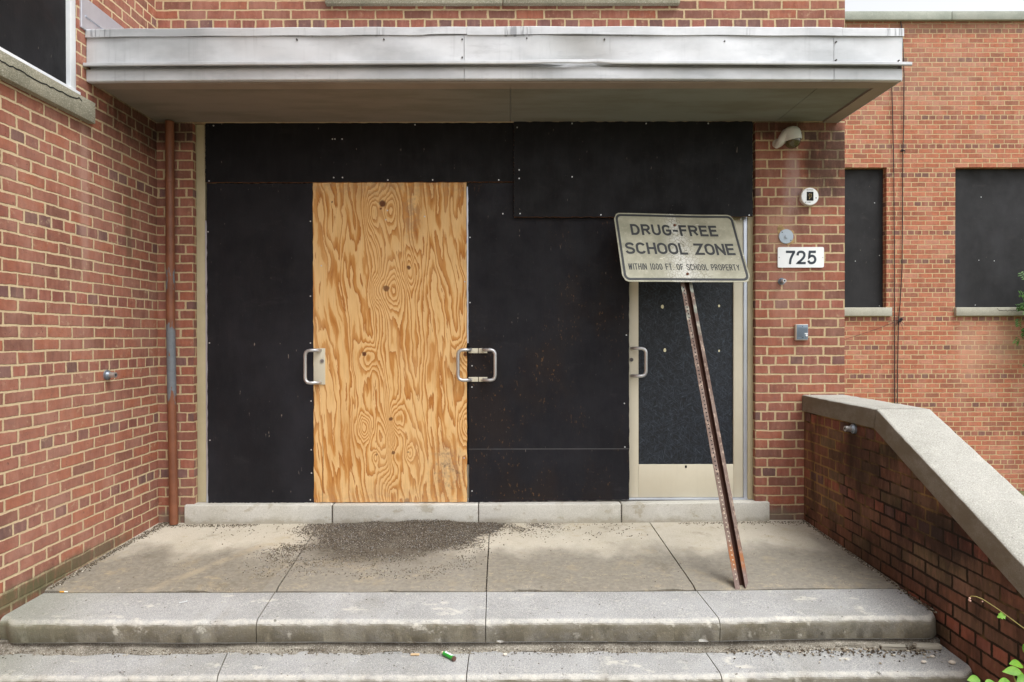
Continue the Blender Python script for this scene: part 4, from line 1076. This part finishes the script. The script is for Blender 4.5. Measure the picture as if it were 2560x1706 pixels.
# blank round cover
cv = empty('cover_disc', (1.993, -.01, 2.068), 'small pale blue grey round cover above the number plate', 'cover plate')
m = MB(); m.cyl((1.993, -.006, 2.068), (0, 1, 0), .0515, .012, 36); m.build('disc', grey_plastic, cv, 40)
m = MB(); m.cyl((1.996, -.016, 2.066), (0, 1, 0), .0135, .009, 20); m.build('nub', grey_plastic, cv, 40)
for (x, z) in ((1.964, 2.097), (2.026, 2.038)):
    m = MB(); m.cyl((x, -.0128, z), (0, 1, 0), .0038, .002, 10); m.build('screw', screw_dark, cv)
caulk = G('caulk', .9).out(lin(176, 148, 106))
for (dx, dz, r) in ((-.030, .042, .03), (-.038, .062, .022), (.042, -.030, .022), (.046, .03, .016), (.02, -.045, .018)): 
    m = MB(); m.cyl((1.993+dx, -.0015, 2.068+dz), (0, 1, 0), r, .003, 9); m.build('old_caulk', caulk, cv)
# number plate
np_ = empty('number_plate', (2.099, -.01, 1.916), 'white house number plate reading 725 on the pillar', 'number plate')
m = MB(); m.prism(rrect(1.932, 2.266, 1.842, 1.990, .011), 'Y', -.012, -.004); m.build('plate', white_plate, np_)
for dg in ribbons('725', .098, .0168, 1.990, .222, 1.0):
    m = MB()
    for q in dg: m.face([(p.x, -.0130, 1.866+p.y) for p in q])
    bmesh.ops.remove_doubles(m.bm, verts=m.bm.verts[:], dist=.0001)
    m.build('numeral', digit_mat, np_)
for x in (1.942, 2.257):
    m = MB(); m.cyl((x, -.0128, 1.915), (0, 1, 0), .0036, .002, 10); m.build('screw', lock_metal, np_)
# intercom
ic = empty('intercom', (2.10, -.02, 1.374), 'grey wall intercom with a white call button on the pillar', 'intercom')
m = MB(); m.box(2.056, 2.146, -.026, -.001, 1.316, 1.432, .003); m.build('housing', intercom_body, ic, 40)
m = MB(); m.box(2.062, 2.143, -.030, -.0265, 1.321, 1.428, .001); m.build('face_plate', intercom_face, ic, 40)
m = MB()
for k in range(11): m.box(2.066, 2.139 if k < 7 else 2.112, -.0309, -.0302, 1.405-k*.0063, 1.4072-k*.0063)
m.build('speaker_slot', G('slot_dark', .7).out(lin(70, 82, 94)), ic)
m = MB(); m.box(2.118, 2.140, -.0314, -.0302, 1.362, 1.368); m.build('name_label', white_plate, ic)
m = MB(); m.cyl((2.131, -.033, 1.351), (0, 1, 0), .0068, .006, 18); m.build('call_button', white_plate, ic, 40)
m = MB(); m.cyl((2.103, -.0305, 1.4165), (0, 1, 0), .003, .0015, 10); m.build('screw', screw_dark, ic)
m = MB(); m.box(2.097, 2.111, -.0309, -.0302, 1.332, 1.337); m.build('maker_badge', screw_dark, ic)

# ------------------------------------------------------------------ gravel, debris
def stone(bm, c, r, rr):
    g = bmesh.ops.create_icosphere(bm, subdivisions=1, radius=1, matrix=Matrix.Translation(c) @ Matrix.Rotation(rr.uniform(0, 6), 4, 'Z') @ Matrix.Rotation(rr.uniform(0, 6), 4, 'X') @ Matrix.Diagonal((r, r*rr.uniform(.6, 1), r*rr.uniform(.45, .8), 1)))
OCT = [(1, 0, 0), (-1, 0, 0), (0, 1, 0), (0, -1, 0), (0, 0, 1), (0, 0, -1)]
OF = [(0, 2, 4), (2, 1, 4), (1, 3, 4), (3, 0, 4), (2, 0, 5), (1, 2, 5), (3, 1, 5), (0, 3, 5)]
class Bits:
    def __init__(s): s.v = []; s.f = []
    def add(s, c, r, rr, flat=.7):
        rot = Matrix.Rotation(rr.uniform(0, 6.28), 3, 'Z') @ Matrix.Rotation(rr.uniform(-.5, .5), 3, 'X')
        k = len(s.v); sx, sy, sz = r, r*rr.uniform(.6, 1), r*flat*rr.uniform(.6, 1)
        for p in OCT:
            q = rot @ Vector((p[0]*sx*rr.uniform(.8, 1.2), p[1]*sy*rr.uniform(.8, 1.2), p[2]*sz)); s.v.append((c[0]+q.x, c[1]+q.y, c[2]+q.z))
        s.f += [tuple(k+i for i in t) for t in OF]
    def build(s, name, mat):
        me = bpy.data.meshes.new(name); me.from_pydata(s.v, [], s.f); me.materials.append(mat); me.update()
        o = bpy.data.objects.new(name, me); COL.objects.link(o); return o
def bits_mat(name, stops):
    g = G(name, .9, 0, .25)
    # each stone its own tone
    isl = g.geo().outputs['Random Per Island']
    return g.out(g.ramp(isl, stops))
grav = bits_mat('gravel_stone', [(0, lin(60, 53, 45)), (.3, lin(86, 78, 67)), (.6, lin(108, 98, 85)), (.85, lin(128, 117, 101)), (.94, lin(138, 140, 144)), (1, lin(184, 178, 166))])
debr = bits_mat('litter_bits', [(0, lin(52, 44, 36)), (.35, lin(80, 70, 58)), (.65, lin(112, 101, 86)), (.88, lin(146, 136, 118)), (1, lin(206, 200, 186))])
def lz(x, y): return rise(x)+.030*y
from mathutils import noise as mn
B_ = Bits(); rr = random.Random(21)
def pile_h(x, y):
    a = (.027*math.exp(-((x+.62)/.30)**2) + .010*math.exp(-((x+1.05)/.2)**2) + .008*math.exp(-((x+.2)/.15)**2))*math.exp(-((y+.02)/.15)**2)*(1+.5*mn.noise(Vector((x*9, y*9, 1))))
    return a + .010*math.exp(-((x+.75)/.55)**2)*math.exp(-((y+.3)/.30)**2)
from mathutils import noise as mn
cnt = 0
while cnt < 21000:
    x = rr.uniform(-1.75, .45); y = -.036 - rr.random()*1.0
    xc_ = x - .20*y + .12*mn.noise(Vector((x*3, y*5, 11)))
    wx = sm((xc_+1.55)/.35) * sm((.02-xc_)/.30)
    fy = math.exp(-(max(0, -y-.12)/.50)**2)
    dens_ = .50 + 1.2*mn.noise(Vector((x*3.2+4, y*5.5, 2))) + .7*mn.noise(Vector((x*12, y*19, 5)))
    right_ = .55*sm((.40-x)/.25)*sm((x+.2)/.1)*math.exp(-((y+.05)/.14)**2)*(.5+1.2*mn.noise(Vector((x*7, y*11, 7))))
    near = .95*math.exp(-((x+.58)/.30)**2 - ((y+.03)/.15)**2)
    if rr.random() > max(near, right_, wx*fy*max(.05, min(1, dens_))): continue
    h = pile_h(x, y)
    B_.add((x, y, lz(x, y) + h*(.55+.5*rr.random()) + .0015), rr.uniform(.0020, .0054), rr); cnt += 1
for k in range(420):
    x = rr.uniform(-.05, .95) if rr.random() < .7 else rr.uniform(-2.1, -1.3); y = -.04 - abs(rr.gauss(0, .16))
    if mn.noise(Vector((x*6, y*8, 9))) < -.05: continue
    B_.add((x, y, lz(x, y)+.002), rr.uniform(.003, .007), rr)
tag(B_.build('gravel', grav), 'spill of dark grit and gravel on the landing against the door sill', 'gravel', None, 'stuff')
# mound under the loose grit
m = MB(); bm = m.bm; rows = []
for j in range(31):
    yy = -.034 - .5*j/30; row = []
    for k in range(61):
        x = -1.55+1.75*k/60; row.append(bm.verts.new((x, yy, lz(x, yy) + pile_h(x, yy)*.86 - .0035 + .0022*mn.noise(Vector((x*40, yy*40, 0))))))
    rows.append(row)
for A2, B2 in zip(rows, rows[1:]):
    for k in range(60): bm.faces.new([A2[k], B2[k], B2[k+1], A2[k+1]])
o = m.build('grit_mound', concrete('grit_fine', lin(86, 78, 67), lin(66, 60, 51), lin(104, 95, 82), .9, bumpd=.008), smooth=60)
tag(o, 'low mound of fine grit against the door sill', 'grit', None, 'stuff')
m = MB(); bm = m.bm; rows = []
for j in range(7):
    t = j/6; row = []
    for k in range(161):
        x = XL+.02+(2.095-XL-.02)*k/160; nn = mn.noise(Vector((x*6, t*2, 4))); n2 = mn.noise(Vector((x*28, t*6, 8)))
        row.append(bm.verts.new((x, -1.500-.062*t*(1+.6*nn), -.193+rise(x)+.030*(1-t)**1.6*(1+.4*nn)+.004*n2-.002)))
    rows.append(row)
for A2, B2 in zip(rows, rows[1:]):
    for k in range(160): bm.faces.new([A2[k], B2[k], B2[k+1], A2[k+1]])
tag(m.build('dirt_fillet', recess_mat, smooth=60), 'packed dirt along the back of the lower step', 'dirt', None, 'stuff')
D_ = Bits(); rr = random.Random(33)
for k in range(1500):   # dirt in the recess under the top step
    x = rr.uniform(XL+.03, 2.09); y = -1.532-abs(rr.gauss(0, .026)); D_.add((x, y, -.190+rise(x)+.012*max(0, 1-(-1.50-y)/.06)), rr.uniform(.0015, .0052), rr)
for k in range(420):
    x = rr.triangular(1.0, 2.09, 2.0); y = -1.545-abs(rr.gauss(0, .045)); D_.add((x, y, -.193+rise(x)+.003), rr.uniform(.003, .009), rr)
for k in range(1500):   # along the left wall and under the pipe
    y = -rr.random()**1.3*1.15; x = XL+.012+abs(rr.gauss(0, .022))+(.05*rr.random() if y > -.35 else 0); D_.add((x, y, lz(x, y)+.003), rr.uniform(.002, .0065), rr)
for k in range(900):
    x = XL + rr.uniform(.02, .75) if rr.random() < .6 else rr.uniform(1.2, 2.09); y = -.045-abs(rr.gauss(0, .03)); D_.add((x, y, lz(x, y)+.002), rr.uniform(.002, .006), rr)
for k in range(900):    # along the stair wall
    y = -rr.random()*1.5; x = 2.120-abs(rr.gauss(0, .014)); D_.add((x, y, (lz(x, y) if y > -1.17 else -.043+rise(x))+.002), rr.uniform(.002, .007), rr)
for k in range(420):    # stray specks
    x = rr.uniform(-2.45, 2.05); y = -rr.uniform(.05, 1.75)
    z = lz(x, y) if y > -1.17 else (-.043+rise(x) if y > -1.5 else None)
    if z is None: z = -.193+rise(x); y = -1.6-rr.random()*.18
    D_.add((x, y, z+.001), rr.uniform(.0015, .005), rr, .4)
for k in range(260):
    i = rr.randint(1, 3); y = -rr.random()*1.16; x = jx(joints[i][0], joints[i][1], y)+rr.uniform(-.004, .004); D_.add((x, y, lz(x, y)-.004), rr.uniform(.002, .004), rr)
tag(D_.build('dirt_litter', debr), 'dirt and dry litter in the corners of the landing and steps', 'litter', None, 'stuff')

# ------------------------------------------------------------------ small litter on the steps
def tz(x, i=0): return -.043-.150*i+rise(x)
li = empty('cigarette_lighter', (-.30, -1.59, -.18), 'green disposable lighter lying on the lower step', 'lighter')
a = Vector((-.326, -1.585, tz(-.3, 1)+.011)); b = Vector((-.276, -1.632, tz(-.3, 1)+.010)); ax = (b-a).normalized(); L0 = (b-a).length
m = MB(); m.cyl(a.lerp(b, .5), ax, .0105, L0, 16); m.build('body', G('lighter_green', .35, 0, .6).out(lin(40, 150, 50)), li, 50)
m = MB(); m.cyl(a.lerp(b, .48)+Vector((.0025, .0005, .0032)), ax, .0088, L0*.72, 16); m.build('label', G('lighter_label', .4).out(lin(222, 228, 232)), li, 50)
m = MB(); m.cyl(b+ax*.004, ax, .0112, .010, 16); m.cyl(b+ax*.0095, ax, .0075, .003, 12); m.build('metal_cap', G('lighter_cap', .4, .5).out(lin(120, 92, 84)), li, 40)
m = MB(); m.cyl(a-ax*.007, ax, .006, .012, 12); m.build('thumb_end', G('lighter_end', .6).out(lin(206, 190, 170)), li, 40)
cb = empty('cigarette_butt', (-2.43, -1.17, -.03), 'cigarette butt with orange filter at the left end of the top step', 'cigarette butt')
m = MB(); m.cyl((-2.440, -1.185, tz(-2.43)+.006), (1, .05, 0), .0042, .024, 12); m.build('filter', G('filter_orange', .8).out(lin(206, 150, 56)), cb, 50)
m = MB(); m.cyl((-2.420, -1.184, tz(-2.43)+.006), (1, .05, 0), .0040, .016, 12); m.build('paper', G('cig_paper', .8).out(lin(224, 222, 214)), cb, 50)
def loose_screw(p, q, label):
    p, q = Vector(p), Vector(q); ax = (q-p).normalized(); e = empty('screw', p.lerp(q, .5), label, 'screw', 'loose screws on the steps')
    m = MB(); m.cyl(p.lerp(q, .5), ax, .0026, (q-p).length, 10, .0016); m.build('shank', nail_mat, e, 40)
    m = MB(); m.cyl(q, ax, .0052, .004, 12); m.build('head', nail_mat, e, 40)
loose_screw((-1.731, -1.330, tz(-1.7)+.004), (-1.700, -1.314, tz(-1.7)+.005), 'loose silver screw lying on the top step, left part')
loose_screw((-1.765, -1.752, tz(-1.8, 1)+.004), (-1.800, -1.730, tz(-1.8, 1)+.005), 'loose silver screw lying on the second step, left part')
wm = concrete('pale_pebble', lin(220, 214, 202), lin(200, 190, 176), lin(232, 228, 220), .2)
for k, (x, y, r, lb) in enumerate(((-.031, -1.585, .009, 'pale pebble on the lower step right of the green lighter'), (1.925, -1.690, .010, 'pale pebble on the lower step near the stair wall, lower one of three'), (1.997, -1.640, .009, 'pale pebble on the lower step near the stair wall, middle one of three'), (2.050, -1.700, .013, 'largest pale pebble on the lower step, touching the stair wall'))):
    m = MB(); bmesh.ops.create_icosphere(m.bm, subdivisions=2, radius=r, matrix=Matrix.Translation((x, y, tz(x, 1)+r*.55)) @ Matrix.Diagonal((1.25, .9, .65, 1)))
    rr = random.Random(k)
    for v in m.bm.verts: v.co += Vector((rr.uniform(-1, 1), rr.uniform(-1, 1), rr.uniform(-1, 1)))*r*.10
    tag(m.build('pebble', wm, smooth=40), lb, 'pebble', 'pale pebbles on the lower step')
m = MB(); m.box(-.487, -.445, -1.588, -1.572, tz(-.46, 1)+.001, tz(-.46, 1)+.006, .001); o = m.build('wood_chip', G('chip_tan', .8).out(lin(190, 164, 128))); tag(o, 'tan wood chip on the lower step left of the lighter', 'wood chip')
for k, (x, y, sx) in enumerate(((1.86, -1.560, .055), (2.03, -1.556, .06))):
    m = MB(); m.box(x-sx, x+sx, y-.012, y+.02, tz(x, 1)-.004, tz(x, 1)+.020, .006); rr = random.Random(k+50)
    for v in m.bm.verts: v.co += Vector((rr.uniform(-.01, .01), rr.uniform(-.005, .005), rr.uniform(-.004, .004)))
    tag(m.build('concrete_fragment', white_concrete, smooth=40), ('broken concrete sliver under the top step, farther from the stair wall', 'broken concrete sliver under the top step, beside the stair wall')[k], 'concrete fragment', 'broken concrete under the top step')

# ------------------------------------------------------------------ plants
def leaf(m, base, d, n, L, Wd, fold=.25, serr=0):
    d = Vector(d).normalized(); n = Vector(n); s = d.cross(n).normalized(); n = s.cross(d).normalized(); base = Vector(base)
    K = 8; bm = m.bm; mid = []; lf = []; rt = []
    for k in range(K+1):
        t = k/K; wv = Wd*.5*math.sin(math.pi*min(1, t**.8))*(1 if t < 1 else 0) * (1+serr*(.35 if k % 2 else -.15))
        c = base + d*L*t - n*L*.18*t*t
        mid.append(bm.verts.new(c)); lf.append(bm.verts.new(c + s*wv + n*wv*fold)); rt.append(bm.verts.new(c - s*wv + n*wv*fold))
    for k in range(K):
        bm.faces.new([mid[k], mid[k+1], lf[k+1], lf[k]]); bm.faces.new([mid[k], rt[k], rt[k+1], mid[k+1]])
pl = empty('seedling_plant', (1.95, -2.35, -.3), 'bright green leafy seedling at the lower right beside the stair wall', 'plant')
m = MB(); m.tube([(1.97, -2.40, -.50), (1.95, -2.34, -.25), (1.90, -2.30, -.02), (1.90, -2.26, .06)], [.006, .005, .004, .002], 8); m.tube([(1.93, -2.33, -.12), (1.86, -2.29, -.03), (1.80, -2.25, .01)], [.004, .003, .002], 8); m.tube([(1.95, -2.34, -.25), (2.00, -2.25, 0), (2.045, -2.14, .10)], [.004, .003, .002], 8); m.build('stem', stem_mat, pl, 60)
for (b, d, n, L, Wd) in (((1.928, -2.262, .074), (-1, -.05, .06), (0, -.75, .7), .068, .034), ((1.962, -2.225, .078), (-1, -.3, .35), (.1, -.5, .8), .062, .036), ((1.905, -2.262, .064), (1, -.1, -.3), (.1, -.75, .6), .05, .03),
                         ((1.800, -2.225, .022), (-1, -.1, .1), (0, -.7, .7), .05, .034), ((1.790, -2.262, .030), (1, -.1, .1), (0, -.6, .8), .045, .026), ((1.860, -2.300, .052), (-1, -.2, .1), (0, -.7, .7), .055, .034),
                         ((1.880, -2.300, .055), (1, -.2, .25), (0, -.7, .7), .07, .04), ((2.035, -2.14, .085), (.6, -.2, 1), (-.5, -.8, .2), .06, .036), ((1.84, -2.31, .02), (.3, -.4, .5), (0, -.8, .5), .06, .04), ((1.93, -2.30, .02), (.8, -.3, .2), (0, -.7, .7), .06, .04)):
    q = MB(); leaf(q, b, d, n, L, Wd); q.build('leaf', leaf_bright, pl, 60)
tw = empty('vine_tendril', (1.93, -2.2, .25), 'thin bare vine tendril arching before the stair wall with one small leaf', 'plant')
m = MB(); m.tube([(1.838, -2.113, .292), (1.843, -2.114, .300), (1.855, -2.125, .303), (1.871, -2.136, .298), (1.895, -2.150, .282), (1.920, -2.166, .264), (1.951, -2.200, .236), (1.99, -2.25, .20), (2.03, -2.33, .12), (2.04, -2.40, -.1), (2.03, -2.45, -.5)], .0019, 6); m.build('stem', stem_mat, tw, 60)
m = MB(); leaf(m, (1.934, -2.176, .252), (-1, -.1, -.25), (0, -.8, .6), .034, .022, .2, 1.0); m.build('leaf', leaf_bright, tw, 60)
m = MB()
for (x, y, z, r) in ((1.838, -2.113, .291, .0045), (1.840, -2.113, .281, .004), (1.836, -2.112, .284, .0035), (1.872, -2.137, .288, .003)): m.sphere((x, y, z), r, seg=8)
m.build('bud', G('bud_pink', .7).out(lin(206, 168, 152)), tw, 60)
# climbing shrub at the wing window, mostly past the picture edge
vn = empty('climbing_vine', (7.5, 4.25, -.8), 'green compound leaf vine at the right edge before the wing window', 'vine')
m = MB(); rr = random.Random(11)
m.tube([(7.5, 4.2, -.85), (7.45, 4.22, .3), (7.38, 4.25, 1.2), (7.33, 4.25, 2.1)], [.03, .025, .018, .008], 8)
m.tube([(7.40, 4.24, 1.1), (7.2, 4.2, 1.5), (7.02, 4.18, 1.72)], [.012, .008, .004], 8); m.tube([(7.45, 4.22, .3), (7.7, 4.2, 1.2), (7.8, 4.2, 2.0)], [.018, .012, .006], 8)
m.build('stem', bark, vn, 60)
m = MB()
for k in range(230):
    cx, cz = (rr.gauss(7.32, .16), rr.gauss(1.66, .24)) if k < 130 else (rr.gauss(7.65, .28), rr.uniform(.2, 2.3))
    cy = 4.22+rr.uniform(-.12, .1); a = rr.uniform(0, 6.28)
    if cx < 6.93+.25*abs(cz-1.68): continue
    d0 = Vector((math.cos(a), rr.uniform(-.4, .2), math.sin(a)*.8-.2)).normalized()
    for j in range(4):
        for sgn in (-1, 1):
            sd = Vector((-d0.z, 0, d0.x))*sgn
            leaf(m, Vector((cx, cy, cz))+d0*.03*j, d0*.5+sd+Vector((0, -.1, -.2)), (rr.uniform(-.3, .3), -.7, .7), rr.uniform(.04, .07), .024, .2)
m.build('foliage', leaf_vine, vn, 60)
bpy.context.view_layer.update()
